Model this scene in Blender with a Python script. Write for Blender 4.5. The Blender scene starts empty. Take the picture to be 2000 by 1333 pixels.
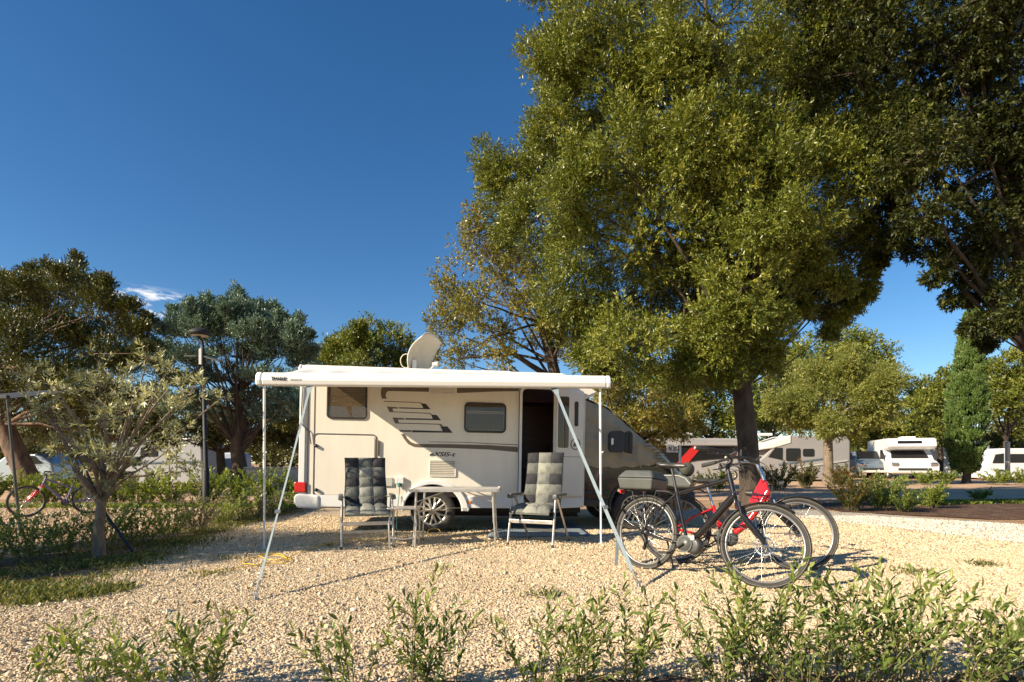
import bpy, math, random
import numpy as np
from mathutils import Vector, Matrix, Euler
R = math.radians
S = bpy.context.scene
COL = S.collection
random.seed(7)

# ------------------------------------------------------------------ camera, sky, sun
F, HC, CX, HY = 1100.0, 1.02, 1000.0, 905.0      # focal length in photo pixels, eye height, centre, horizon row
cam = bpy.data.objects.new('camera', bpy.data.cameras.new('camera'))
COL.objects.link(cam); S.camera = cam
cam.location = (0, 0, HC); cam.rotation_euler = (R(90), 0, 0)
cam.data.sensor_width = 36; cam.data.lens = F / 2000 * 36
cam.data.shift_y = (HY - 666.5) / 2000
cam.data.clip_start = .05; cam.data.clip_end = 2000

SUN_AZ, SUN_EL = 60.0, 28.0
sd = Vector((math.sin(R(SUN_AZ)), math.cos(R(SUN_AZ)), -math.tan(R(SUN_EL)))).normalized()   # direction light travels
sun = bpy.data.objects.new('sun', bpy.data.lights.new('sun', 'SUN'))
COL.objects.link(sun)
sun.data.energy = 5.0; sun.data.angle = R(.5); sun.data.color = (1, .86, .66)
sun.rotation_euler = sd.to_track_quat('-Z', 'Y').to_euler()

W = bpy.data.worlds.new('World'); S.world = W; W.use_nodes = True
wn, wl = W.node_tree.nodes, W.node_tree.links
bg = wn['Background']
sky = wn.new('ShaderNodeTexSky'); sky.sky_type = 'NISHITA'; sky.sun_disc = False
sky.sun_elevation = R(SUN_EL); sky.sun_rotation = math.atan2(-sd.x, -sd.y)
sky.altitude = 300; sky.air_density = 1.0; sky.dust_density = .1; sky.ozone_density = 3.0
tc = wn.new('ShaderNodeTexCoord')
def wmath(op, a, b=None, c=None):
    n = wn.new('ShaderNodeMath'); n.operation = op
    for i, v in enumerate((a, b, c)):
        if v is None: continue
        if isinstance(v, (int, float)): n.inputs[i].default_value = v
        else: wl.new(v, n.inputs[i])
    return n.outputs[0]
sep = wn.new('ShaderNodeSeparateXYZ'); wl.new(tc.outputs['Generated'], sep.inputs[0])
az = wmath('ARCTAN2', sep.outputs[0], sep.outputs[1])
el = wmath('ARCSINE', sep.outputs[2])
comb = wn.new('ShaderNodeCombineXYZ'); wl.new(az, comb.inputs[0]); wl.new(wmath('MULTIPLY', el, 3.2), comb.inputs[1])
cn = wn.new('ShaderNodeTexNoise'); cn.inputs['Scale'].default_value = 17; cn.inputs['Detail'].default_value = 7; cn.inputs['Roughness'].default_value = .62
wl.new(comb.outputs[0], cn.inputs['Vector'])
m1 = wmath('SUBTRACT', 1, wmath('MULTIPLY', wmath('ABSOLUTE', wmath('SUBTRACT', az, -.565)), 8))
m2 = wmath('SUBTRACT', 1, wmath('MULTIPLY', wmath('ABSOLUTE', wmath('SUBTRACT', el, .236)), 42))
mk = wmath('MULTIPLY', wmath('MAXIMUM', m1, 0), wmath('MAXIMUM', m2, 0))
cl = wmath('MULTIPLY', wmath('MINIMUM', wmath('MAXIMUM', wmath('MULTIPLY', wmath('SUBTRACT', cn.outputs[0], .48), 7), 0), 1), wmath('MINIMUM', wmath('MULTIPLY', mk, 2.0), 1))
mixw = wn.new('ShaderNodeMixRGB'); hs_ = wn.new('ShaderNodeHueSaturation'); hs_.inputs['Saturation'].default_value = 1.26; hs_.inputs['Value'].default_value = .92; hs_.inputs['Hue'].default_value = .502; wl.new(sky.outputs[0], hs_.inputs['Color']); wl.new(cl, mixw.inputs[0]); wl.new(hs_.outputs[0], mixw.inputs[1]); mixw.inputs[2].default_value = (8.5, 8.3, 8.2, 1)
wl.new(mixw.outputs[0], bg.inputs[0]); bg.inputs[1].default_value = .08

vs = S.view_settings
vs.view_transform = 'Standard'; vs.look = 'None'; vs.exposure = 0.9; vs.gamma = 1; vs.use_curve_mapping = False
S.cycles.max_bounces = 6; S.cycles.transparent_max_bounces = 8; S.cycles.diffuse_bounces = 3
S.cycles.use_denoising = True

# ------------------------------------------------------------------ helpers
def G(px, py, z=0.0):
    s = (py - HY) / (HC - z); return Vector(((px - CX) / s, F / s, z))
def P(px, py, d): return Vector(((px - CX) * d / F, d, HC + (HY - py) * d / F))

class MB:
    def __init__(s): s.v = []; s.f = []; s.m = []; s.sm = []
    def add(s, vs_, fs, mi=0, smooth=False):
        b = len(s.v); s.v += [tuple(v) for v in vs_]
        for f in fs: s.f.append(tuple(b + i for i in f)); s.m.append(mi); s.sm.append(smooth)
    def box(s, c, size, rot=None, mi=0):
        hx, hy, hz = size[0] / 2, size[1] / 2, size[2] / 2
        vs_ = [Vector((x, y, z)) for x in (-hx, hx) for y in (-hy, hy) for z in (-hz, hz)]
        if rot is not None:
            m = rot if isinstance(rot, Matrix) else Euler(rot).to_matrix()
            vs_ = [m @ v for v in vs_]
        c = Vector(c); s.add([v + c for v in vs_], [(0, 1, 3, 2), (4, 6, 7, 5), (0, 4, 5, 1), (2, 3, 7, 6), (0, 2, 6, 4), (1, 5, 7, 3)], mi)
        return s
    def tube(s, pts, r, n=8, mi=0, caps=True, closed=False, flat=None):
        pts = [Vector(p) for p in pts]
        rs = r if isinstance(r, (list, tuple)) else [r] * len(pts)
        vs_, fs = [], []
        t0 = (pts[1] - pts[0]).normalized()
        up = Vector((0, 0, 1)) if abs(t0.z) < .9 else Vector((0, 1, 0))
        u = t0.cross(up).normalized()
        k = len(pts)
        for i, p in enumerate(pts):
            if closed: t = (pts[(i + 1) % k] - pts[i - 1]).normalized()
            elif i == 0: t = t0
            elif i == k - 1: t = (pts[i] - pts[i - 1]).normalized()
            else: t = (pts[i + 1] - pts[i - 1]).normalized()
            u = (u - t * u.dot(t)).normalized(); w = t.cross(u)
            for j in range(n):
                a = 2 * math.pi * j / n
                vs_.append(p + (u * math.cos(a) + w * math.sin(a) * (flat or 1)) * rs[i])
        for i in range(k if closed else k - 1):
            i2 = (i + 1) % k
            for j in range(n):
                j2 = (j + 1) % n; fs.append((i * n + j, i * n + j2, i2 * n + j2, i2 * n + j))
        s.add(vs_, fs, mi, True)
        if caps and not closed:
            s.add(vs_[:n], [tuple(range(n - 1, -1, -1))], mi); s.add(vs_[-n:], [tuple(range(n))], mi)
        return s
    def lathe(s, prof, n=32, mat=None, mi=0, closed=False, smooth=True):   # profile (r, h) about local z
        mat = mat or Matrix(); k = len(prof); vs_ = []
        for r, h in prof:
            for j in range(n):
                a = 2 * math.pi * j / n; vs_.append(mat @ Vector((r * math.cos(a), r * math.sin(a), h)))
        fs = []
        for i in range(k if closed else k - 1):
            i2 = (i + 1) % k
            for j in range(n):
                j2 = (j + 1) % n; fs.append((i * n + j, i * n + j2, i2 * n + j2, i2 * n + j))
        s.add(vs_, fs, mi, smooth); return s
    def prism(s, poly, y0, y1, mi=0, axis='y', mat=None):      # polygon in (x,z) extruded along y
        n = len(poly)
        def mk(a, b, y):
            v = Vector((a, y, b)) if axis == 'y' else (Vector((y, a, b)) if axis == 'x' else Vector((a, b, y)))
            return mat @ v if mat else v
        vs_ = [mk(a, b, y0) for a, b in poly] + [mk(a, b, y1) for a, b in poly]
        fs = [tuple(range(n)), tuple(range(2 * n - 1, n - 1, -1))]
        for i in range(n):
            j = (i + 1) % n; fs.append((i, i + n, j + n, j))
        s.add(vs_, fs, mi); return s
    def ring(s, outer, inner, y0, y1, mi=0, axis='y', mat=None):
        n = len(outer)
        def mk(a, b, y):
            v = Vector((a, y, b)) if axis == 'y' else Vector((y, a, b))
            return mat @ v if mat else v
        vs_ = [mk(a, b, y0) for a, b in outer] + [mk(a, b, y0) for a, b in inner] + [mk(a, b, y1) for a, b in outer] + [mk(a, b, y1) for a, b in inner]
        fs = []
        for i in range(n):
            j = (i + 1) % n
            fs += [(i, j, n + j, n + i), (2 * n + i, 3 * n + i, 3 * n + j, 2 * n + j), (i, 2 * n + i, 2 * n + j, j), (n + i, n + j, 3 * n + j, 3 * n + i)]
        s.add(vs_, fs, mi); return s
    def grid(s, fn, nu, nv, mi=0, smooth=True):
        vs_ = [fn(i / nu, j / nv) for i in range(nu + 1) for j in range(nv + 1)]
        s.add(vs_, [(i * (nv + 1) + j, (i + 1) * (nv + 1) + j, (i + 1) * (nv + 1) + j + 1, i * (nv + 1) + j + 1) for i in range(nu) for j in range(nv)], mi, smooth); return s
    def xf(s, m): s.v = [tuple(m @ Vector(v)) for v in s.v]; return s
    def build(s, name, mats, parent=None, bevel=0, seg=2, normals=True, loc=None):
        me = bpy.data.meshes.new(name); me.from_pydata(s.v, [], s.f)
        for m in (mats if isinstance(mats, (list, tuple)) else [mats]): me.materials.append(m)
        me.polygons.foreach_set('material_index', s.m); me.polygons.foreach_set('use_smooth', s.sm)
        me.update()
        if normals:
            import bmesh
            bm = bmesh.new(); bm.from_mesh(me); bmesh.ops.recalc_face_normals(bm, faces=bm.faces); bm.to_mesh(me); bm.free()
        o = bpy.data.objects.new(name, me); COL.objects.link(o)
        if parent: o.parent = parent
        if loc is not None: o.location = loc
        if bevel:
            b = o.modifiers.new('bevel', 'BEVEL'); b.width = bevel; b.segments = seg; b.limit_method = 'ANGLE'; b.angle_limit = R(40)
            b.harden_normals = False
        return o

def tag(o, label=None, cat=None, group=None, kind=None):
    if label: o['label'] = label
    if cat: o['category'] = cat
    if group: o['group'] = group
    if kind: o['kind'] = kind
    return o
def thing(name, label, cat, loc=(0, 0, 0), rot=(0, 0, 0), group=None):
    o = bpy.data.objects.new(name, None); COL.objects.link(o); o.location = loc; o.rotation_euler = rot
    o.empty_display_size = .2
    return tag(o, label, cat, group)
def copy_tree(o, parent=None):
    c = o.copy(); COL.objects.link(c); c.parent = parent
    for ch in list(o.children): copy_tree(ch, c)
    return c
def rrect(x0, z0, x1, z1, r, n=5):
    pts = []
    for cx, cz, a0 in ((x1 - r, z1 - r, 0), (x0 + r, z1 - r, 90), (x0 + r, z0 + r, 180), (x1 - r, z0 + r, 270)):
        for i in range(n + 1):
            a = R(a0 + 90 * i / n); pts.append((cx + r * math.cos(a), cz + r * math.sin(a)))
    return pts
def bez(p, n=12):
    p = [Vector(q) for q in p]; out = []
    for i in range(n + 1):
        t = i / n; q = list(p)
        while len(q) > 1: q = [q[k].lerp(q[k + 1], t) for k in range(len(q) - 1)]
        out.append(q[0])
    return out

# ------------------------------------------------------------------ materials
def mat(name, c, rough=.5, metal=0, var=.0, vs_=3, bump=0, bs=40, coat=0, c2=None, det=4, spec=.5, stretch=None, world=False, trans=0):
    m = bpy.data.materials.new(name); m.use_nodes = True
    n, l = m.node_tree.nodes, m.node_tree.links; b = n['Principled BSDF']
    b.inputs['Base Color'].default_value = (*c, 1); b.inputs['Roughness'].default_value = rough; b.inputs['Metallic'].default_value = metal
    b.inputs['Specular IOR Level'].default_value = spec
    if coat: b.inputs['Coat Weight'].default_value = coat; b.inputs['Coat Roughness'].default_value = .08
    tcn = n.new('ShaderNodeTexCoord'); src = tcn.outputs['Object']
    if world:
        g = n.new('ShaderNodeNewGeometry'); src = g.outputs['Position']
    if stretch:
        mp = n.new('ShaderNodeMapping'); mp.inputs['Scale'].default_value = stretch; l.new(src, mp.inputs[0]); src = mp.outputs[0]
    if var or c2:
        t = n.new('ShaderNodeTexNoise'); t.inputs['Scale'].default_value = vs_; t.inputs['Detail'].default_value = det; t.inputs['Roughness'].default_value = .6; l.new(src, t.inputs[0])
        rp = n.new('ShaderNodeValToRGB'); l.new(t.outputs[0], rp.inputs[0])
        e = rp.color_ramp.elements; e[0].position = .32; e[1].position = .68
        ca = c2 if c2 else tuple(x * (1 - var) for x in c); e[0].color = (*ca, 1); e[1].color = (*(c if c2 else tuple(min(1, x * (1 + var)) for x in c)), 1)
        l.new(rp.outputs[0], b.inputs['Base Color'])
        mr = n.new('ShaderNodeMapRange'); l.new(t.outputs[0], mr.inputs[0]); mr.inputs[3].default_value = max(.02, rough - .08); mr.inputs[4].default_value = min(1, rough + .1)
        l.new(mr.outputs[0], b.inputs['Roughness'])
    if bump:
        t2 = n.new('ShaderNodeTexNoise'); t2.inputs['Scale'].default_value = bs; t2.inputs['Detail'].default_value = 5; l.new(src, t2.inputs[0])
        bp = n.new('ShaderNodeBump'); bp.inputs['Strength'].default_value = bump; bp.inputs['Distance'].default_value = .02; l.new(t2.outputs[0], bp.inputs['Height']); l.new(bp.outputs[0], b.inputs['Normal'])
    return m

def leafmat(name, cols, rough=.42, tr=.22, trc=None, spec=.5):
    m = bpy.data.materials.new(name); m.use_nodes = True
    n, l = m.node_tree.nodes, m.node_tree.links; b = n['Principled BSDF']; out = n['Material Output']
    a = n.new('ShaderNodeAttribute'); a.attribute_name = 'rnd'
    rp = n.new('ShaderNodeValToRGB'); l.new(a.outputs['Fac'], rp.inputs[0]); e = rp.color_ramp.elements
    e[0].color = (*cols[0], 1); e[1].color = (*cols[-1], 1)
    for i, c in enumerate(cols[1:-1]): q = e.new((i + 1) / (len(cols) - 1)); q.color = (*c, 1)
    l.new(rp.outputs[0], b.inputs['Base Color']); b.inputs['Roughness'].default_value = rough; b.inputs['Specular IOR Level'].default_value = spec
    t = n.new('ShaderNodeBsdfTranslucent'); mx = n.new('ShaderNodeMixShader'); mx.inputs[0].default_value = tr
    h = n.new('ShaderNodeMixRGB'); h.blend_type = 'MULTIPLY'; h.inputs[0].default_value = 1; l.new(rp.outputs[0], h.inputs[1]); h.inputs[2].default_value = (*(trc or (1.5, 1.4, .6)), 1)
    l.new(h.outputs[0], t.inputs[0]); l.new(b.outputs[0], mx.inputs[1]); l.new(t.outputs[0], mx.inputs[2]); l.new(mx.outputs[0], out.inputs[0])
    return m

M = {}
M['cream'] = mat('cream gelcoat', (.77, .71, .60), .32, var=.045, vs_=2.2, coat=.3, stretch=(3, 1, .6))
M['white'] = mat('white gelcoat', (.76, .755, .73), .35, var=.03, vs_=2)
M['awnwhite'] = mat('awning white', (.82, .79, .72), .4, var=.02)
M['canopy'] = mat('canopy vinyl', (.78, .76, .70), .55, var=.03, bump=.1, bs=6)
M['seam'] = mat('dark seam', (.05, .045, .04), .6)
M['rubber'] = mat('rubber', (.022, .021, .02), .75, var=.15, vs_=20)
M['tyre'] = mat('tyre rubber', (.045, .042, .038), .8, var=.25, vs_=8, bump=.3, bs=60)
M['biketyre'] = mat('bike tyre', (.05, .046, .038), .8, var=.3, vs_=12, bump=.4, bs=200)
M['alloy'] = mat('alloy', (.62, .58, .5), .3, .75, var=.06, vs_=8)
M['silver'] = mat('silver metal', (.6, .6, .6), .25, .9, var=.08, vs_=9)
M['alu'] = mat('brushed aluminium', (.62, .58, .52), .34, .8, var=.1, vs_=14)
M['steel'] = mat('galvanised steel', (.45, .46, .46), .4, .8, var=.15, vs_=18)
M['glassdark'] = mat('dark window', (.014, .014, .016), .12, spec=.4, var=.2, vs_=2)
M['frame'] = mat('window rubber frame', (.035, .026, .02), .4)
M['blind'] = mat('window blind', (.33, .29, .23), .6, var=.05)
M['curtain'] = mat('grey blind', (.19, .14, .10), .7, var=.15, vs_=8, stretch=(6, 1, .4))
M['decal_d'] = mat('dark decal', (.028, .022, .018), .35)
M['decal_b'] = mat('brown decal', (.135, .10, .068), .4, var=.05)
M['red'] = mat('red lens', (.62, .01, .012), .2, coat=.6, var=.1, vs_=30)
M['orange'] = mat('orange reflector', (.75, .22, .02), .25, coat=.4)
M['cabpaint'] = mat('dark cab paint', (.022, .021, .018), .18, metal=.3, coat=.8, var=.3, vs_=2)
M['cover'] = mat('taupe cover fabric', (.33, .285, .205), .8, var=.12, vs_=3, bump=.9, bs=5, c2=None)
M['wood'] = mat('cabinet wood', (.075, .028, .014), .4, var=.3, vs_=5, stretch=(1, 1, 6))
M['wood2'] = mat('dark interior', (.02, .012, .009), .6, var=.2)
M['plastic'] = mat('black plastic', (.028, .027, .027), .45, var=.15, vs_=15)
M['greyplastic'] = mat('grey plastic', (.095, .10, .09), .38, var=.1, vs_=10)
M['motor'] = mat('motor casing', (.06, .058, .055), .4, .2, var=.2, vs_=12)
M['rimgrey'] = mat('grey rim', (.28, .27, .26), .4, .6, var=.1, vs_=9)
M['ltgrey'] = mat('light grey plastic', (.5, .5, .45), .5)
M['teal'] = mat('teal plug', (.02, .14, .13), .4)
M['dish'] = mat('dish shell', (.62, .57, .46), .5, var=.06, vs_=6)
M['strap'] = mat('grey blue webbing', (.20, .25, .27), .7, var=.1, vs_=30, bump=.3, bs=300)
M['yellow'] = mat('yellow cord', (.68, .46, .03), .6)
M['bikeblack'] = mat('black frame paint', (.022, .019, .018), .22, metal=.4, coat=.6, var=.2)
M['bikered'] = mat('red frame paint', (.62, .012, .012), .22, coat=.8, var=.08)
M['bikepurple'] = mat('purple frame paint', (.17, .16, .30), .3, metal=.3, coat=.4)
M['saddle'] = mat('saddle vinyl', (.05, .048, .045), .35, var=.15)
M['chain'] = mat('chain steel', (.12, .11, .1), .4, .9)
M['paperwhite'] = mat('white board', (.75, .74, .7), .5)
M['bark'] = mat('dark bark', (.10, .072, .05), .9, c2=(.035, .026, .018), vs_=9, bump=1, bs=14, stretch=(1, 1, .35), world=True)
M['bark2'] = mat('red brown bark', (.21, .135, .085), .9, c2=(.07, .042, .028), vs_=7, bump=1, bs=12, stretch=(1, 1, .35), world=True)
M['bark4'] = mat('cedar bark', (.13, .085, .055), .9, c2=(.045, .03, .02), vs_=7, bump=1, bs=12, stretch=(1, 1, .35), world=True)
M['bark3'] = mat('olive bark', (.26, .20, .14), .9, c2=(.11, .085, .06), vs_=16, bump=1, bs=30, stretch=(1, 1, .4), world=True)
M['twig'] = mat('green twig', (.16, .13, .06), .8, var=.2, vs_=12)
M['lamp'] = mat('lamp metal', (.016, .016, .015), .65)
M['chk_d'] = mat('charcoal check cloth', (.026, .026, .03), .85, var=.25, vs_=60, bump=.4, bs=180, stretch=(1, 1, .15))
M['chk_m'] = mat('grey check cloth', (.115, .12, .105), .85, var=.3, vs_=60, bump=.4, bs=180, stretch=(1, 1, .15))
M['chk_l'] = mat('light check cloth', (.27, .27, .225), .85, var=.25, vs_=60, bump=.4, bs=180, stretch=(1, 1, .15))
M['tabletop'] = mat('table top laminate', (.55, .52, .46), .4, var=.08, vs_=6)
M['tarp'] = mat('blue grey vinyl', (.16, .22, .29), .6, var=.1)
M['blackband'] = mat('black band', (.012, .012, .013), .35, spec=.25)
M['greycaravan'] = mat('grey caravan paint and shade', (.31, .30, .295), .4, var=.05, vs_=1)  # also colours the shade on the white motorhome's side
M['slate'] = mat('slate paint', (.12, .16, .2), .35, coat=.4)
M['redpaint'] = mat('red paint', (.5, .02, .02), .35)
M['concrete'] = mat('concrete', (.38, .36, .32), .85, var=.1)

LF = {}
LF['main'] = leafmat('broadleaf', [(0.043, 0.062, 0.009), (0.109, 0.138, 0.017), (0.197, 0.22, 0.029), (0.373, 0.348, 0.067)], tr=.16)
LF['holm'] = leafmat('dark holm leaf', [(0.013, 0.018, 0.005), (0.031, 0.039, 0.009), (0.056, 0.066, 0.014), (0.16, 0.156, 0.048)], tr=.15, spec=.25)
LF['yell'] = leafmat('yellowing leaf', [(0.051, 0.062, 0.012), (0.153, 0.158, 0.028), (0.273, 0.238, 0.046), (0.443, 0.334, 0.092)])
LF['con'] = leafmat('dark conifer', [(0.022, 0.03, 0.006), (0.055, 0.069, 0.013), (0.109, 0.115, 0.018), (0.238, 0.192, 0.031)], tr=.1)
LF['cedar'] = leafmat('blue cedar', [(0.04, 0.073, 0.054), (0.092, 0.149, 0.108), (0.184, 0.266, 0.185), (0.349, 0.456, 0.311)], tr=.1)
LF['olive'] = leafmat('olive leaf', [(0.089, 0.105, 0.044), (0.235, 0.245, 0.117), (0.449, 0.448, 0.25), (0.828, 0.788, 0.5)], tr=.2, rough=.4)
LF['lime'] = leafmat('light leaf', [(0.084, 0.109, 0.02), (0.167, 0.196, 0.041), (0.294, 0.301, 0.076), (0.419, 0.407, 0.138)], tr=.35)
LF['pine'] = leafmat('pine leaf', [(0.045, 0.068, 0.01), (0.109, 0.135, 0.018), (0.205, 0.223, 0.037), (0.321, 0.324, 0.073)], tr=.25)
LF['cypress'] = leafmat('cypress leaf', [(0.033, 0.061, 0.013), (0.072, 0.123, 0.025), (0.112, 0.177, 0.039), (0.168, 0.218, 0.054)], tr=.1)
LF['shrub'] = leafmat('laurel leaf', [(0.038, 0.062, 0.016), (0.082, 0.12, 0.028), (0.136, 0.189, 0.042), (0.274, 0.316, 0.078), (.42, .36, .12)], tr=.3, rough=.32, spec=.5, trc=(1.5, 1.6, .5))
LF['hedge'] = leafmat('hedge leaf', [(0.05, 0.088, 0.013), (0.125, 0.175, 0.025), (0.225, 0.275, 0.044), (0.35, 0.375, 0.088)], tr=.35, rough=.4)
LF['redtip'] = leafmat('red tip leaf', [(.03, .045, .012), (.07, .09, .02), (.14, .12, .03), (.32, .09, .035)], tr=.3)
LF['grass'] = leafmat('grass blade', [(0.036, 0.054, 0.009), (0.09, 0.117, 0.023), (0.153, 0.171, 0.036), (0.306, 0.261, 0.099)], tr=.3)
LF['dry'] = leafmat('dry sparse leaf', [(.07, .06, .035), (.13, .12, .06), (.2, .19, .11), (.3, .27, .17)], tr=.25)

# ------------------------------------------------------------------ foliage engine
def leaf_object(name, V4, quads_per, rnd, material, parent=None, loc=None):
    """V4: (N, k, 3) leaf vertices; quads_per: index tuples inside one leaf"""
    N, k, _ = V4.shape; q = np.array(quads_per); nq = len(q)
    me = bpy.data.meshes.new(name)
    me.vertices.add(N * k); me.vertices.foreach_set('co', V4.astype(np.float32).ravel())
    idx = (np.arange(N)[:, None, None] * k + q[None]).reshape(-1)
    me.loops.add(idx.size); me.loops.foreach_set('vertex_index', idx.astype(np.int32))
    me.polygons.add(N * nq); me.polygons.foreach_set('loop_start', np.arange(0, idx.size, 4, dtype=np.int32))
    at = me.attributes.new('rnd', 'FLOAT', 'FACE'); at.data.foreach_set('value', np.repeat(rnd, nq).astype(np.float32))
    me.materials.append(material); me.update(calc_edges=True)
    o = bpy.data.objects.new(name, me); COL.objects.link(o)
    if parent: o.parent = parent
    return o
def nrm(a): return a / np.maximum(np.linalg.norm(a, axis=-1, keepdims=True), 1e-9)
def leaves(rng, C, A, n, L, Wd, tl, ang=(30, 80), fold=.12, near=False, srnd=None, droop=0):
    """C (N,3) sprig roots, A (N,3) sprig axes; n leaves each"""
    N = len(C)
    t = np.tile(np.linspace(.1, 1, n), (N, 1)) + rng.uniform(-.05, .05, (N, n))
    base = C[:, None] + A[:, None] * (t * tl)[..., None]
    r = nrm(rng.normal(size=(N, n, 3))); Ax = np.broadcast_to(A[:, None], r.shape)
    perp = nrm(r - (r * Ax).sum(-1, keepdims=True) * Ax)
    a = np.radians(rng.uniform(ang[0], ang[1], (N, n)))[..., None] * (1.15 - .5 * t[..., None])
    d = nrm(Ax * np.cos(a) + perp * np.sin(a) + np.array([0, 0, -droop]))
    side = nrm(np.cross(d, nrm(rng.normal(size=(N, n, 3)) * .8 + np.array([0, 0, .9]))))
    up = np.cross(side, d)
    ln = (L * rng.uniform(.65, 1.2, (N, n)))[..., None]; wd = (Wd * rng.uniform(.75, 1.2, (N, n)))[..., None]
    if near:
        m1 = base + d * ln * .3 + up * ln * .02; m2 = base + d * ln * .68 + up * ln * .0
        tip = base + d * ln - up * ln * .10
        V = np.stack([base, m1 + side * wd * .5 + up * wd * fold * 2, m2 + side * wd * .42 + up * wd * fold * 2, tip, m2 - side * wd * .42 + up * wd * fold * 2, m1 - side * wd * .5 + up * wd * fold * 2], 2)
        q = [(0, 1, 2, 3), (0, 3, 4, 5)]; k = 6
    else:
        m1 = base + d * ln * .45
        V = np.stack([base, m1 + side * wd * .5 + up * wd * fold, base + d * ln, m1 - side * wd * .5 + up * wd * fold], 2)
        q = [(0, 1, 2, 3)]; k = 4
    if srnd is None: srnd = rng.uniform(0, 1, N)
    rn = np.clip(srnd[:, None] * .6 + rng.uniform(0, .45, (N, n)), 0, 1)
    return V.reshape(N * n, k, 3), q, rn.reshape(-1)

def lobes_px(lst, d, dd=1.0, seed=1, shape=None):
    """pixel lobes -> world ellipsoids, spread in depth by dd metres"""
    rn = random.Random(seed); out = []
    for q in lst:
        px, py, rx = q[:3]; ry = q[3] if len(q) > 3 else rx
        off = q[4] if len(q) > 4 else rn.uniform(-dd, dd)
        dep = d + off; c = P(px, py, dep); k = dep / F
        out.append((c.x, c.y, c.z, rx * k, (rx * .5 + ry * .5) * k * rn.uniform(.9, 1.2), ry * k))
    return out
def limb(mb, a, b, r0, r1, rn, wob=.12, n=6, sag=0):
    a, b = Vector(a), Vector(b); L = (b - a).length
    mid = a.lerp(b, .45) + Vector((rn.uniform(-1, 1), rn.uniform(-1, 1), rn.uniform(-.2, .8))) * L * wob
    pts = [a * (1 - t) ** 2 + mid * 2 * t * (1 - t) + b * t * t for t in [i / (n) for i in range(n + 1)]]
    pts = [p + Vector((rn.uniform(-1, 1), rn.uniform(-1, 1), rn.uniform(-1, 1))) * L * .012 if 0 < i < n else p for i, p in enumerate(pts)]
    mb.tube(pts, [r0 + (r1 - r0) * (i / n) ** .8 for i in range(n + 1)], 7 if r0 > .06 else 5, caps=False)
    return pts
def tree(name, label, base, lobes, leaf, bark, trunk_h, trunk_r, nsub=10, nspr=40, subr=.35, L=.07, Wd=.02, tl=.12, nl=8, seed=1, lean=(0, 0), group=None, shell=(.5, 1.0),
         axis_up=.25, ang=(30, 80), cat='tree', fork=None, twigs=True, trunk_pts=None, flat=1, extra_limbs=(), prune=None, droop=0, bias=None):
    rn = random.Random(seed); rng = np.random.default_rng(seed)
    base = Vector((base[0], base[1], 0))
    root = thing(name, label, cat, base, group=group)
    tb = MB()
    top = Vector((base.x + lean[0], base.y + lean[1], trunk_h))
    tp = [Vector(p) for p in trunk_pts] if trunk_pts else [base + Vector((0, 0, -.1)), base + Vector((lean[0] * .1, lean[1] * .1, trunk_h * .12)), base.lerp(top, .5) + Vector((trunk_r * .3, 0, 0)), top]
    nt = len(tp); tb.tube(tp, [trunk_r * (1.35 if i == 0 else 1.08 - .33 * i / (nt - 1)) for i in range(nt)], 12, caps=False)
    top = tp[-1]; bb = MB(); subs = []; dirs = []; lobr = []; sfac = []
    for i, (x, y, z, rx, ry, rz) in enumerate(lobes):
        c = Vector((x, y, z))
        st = top if fork is None else tp[-1 - (i % fork)]
        r0 = min(trunk_r * .42, .02 + .28 * trunk_r * (min(rx, 1.5)))
        limb(bb, st, c, r0, r0 * .25, rn)
        lr = rn.random()
        for k in range(nsub):
            u = nrm(rng.normal(size=3)); u[2] = u[2] * .9 + .1
            if bias is not None: u = nrm(u + np.array(bias))
            s = rng.uniform(*shell) ** .7
            p = np.array([x, y, z]) + u * s * np.array([rx, ry, rz])
            if p[2] < .35: continue
            if prune is not None and not prune(p): continue
            subs.append(p); dirs.append(u); lobr.append(lr); sfac.append(min(1, max(.3, min(rx, rz) / (subr * 2.2))))
            if twigs and k % 2 == 0: limb(bb, c, p, max(.006, r0 * .22), .004, rn, wob=.1, n=3)
    for a, b, r0, r1 in extra_limbs: limb(bb, a, b, r0, r1, rn)
    tb.xf(Matrix.Translation(-base)); bb.xf(Matrix.Translation(-base))
    tb.build('trunk', bark, root, normals=False); bb.build('branches', bark, root, normals=False)
    subs = np.array(subs); dirs = np.array(dirs); K = len(subs)
    sfac = np.array(sfac); srad = subr * rng.uniform(.6, 1.25, K) * sfac
    off = nrm(rng.normal(size=(K, nspr, 3))) * (rng.uniform(.15, 1, (K, nspr)) ** .6)[..., None] * srad[:, None, None]
    off[..., 2] *= flat
    C = (subs[:, None] + off).reshape(-1, 3)
    A = nrm(nrm(off) * .8 + dirs[:, None] * .5 + rng.normal(size=off.shape) * .35 + np.array([0, 0, axis_up])).reshape(-1, 3)
    sr = np.clip(np.repeat(np.clip(rng.normal(.5, .16, K) + (np.array(lobr) - .5) * .2, 0, 1), nspr) + rng.normal(0, .18, K * nspr), 0, 1)
    keep = rng.uniform(0, 1, len(C)) < np.clip(np.repeat(sfac, nspr), 0, 1) ** 1.4 + .03; tls = np.repeat(tl * sfac ** .5, nspr)[keep][:, None]; C = C[keep]; A = A[keep]; sr = sr[keep]
    V, q, r = leaves(rng, C, A, nl, L, Wd, tls, ang=ang, srnd=sr, droop=droop)
    V = V - np.array([base.x, base.y, 0])
    V[..., 2] = np.maximum(V[..., 2], .01)
    leaf_object('crown', V, q, r, leaf, root)
    return root

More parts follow.
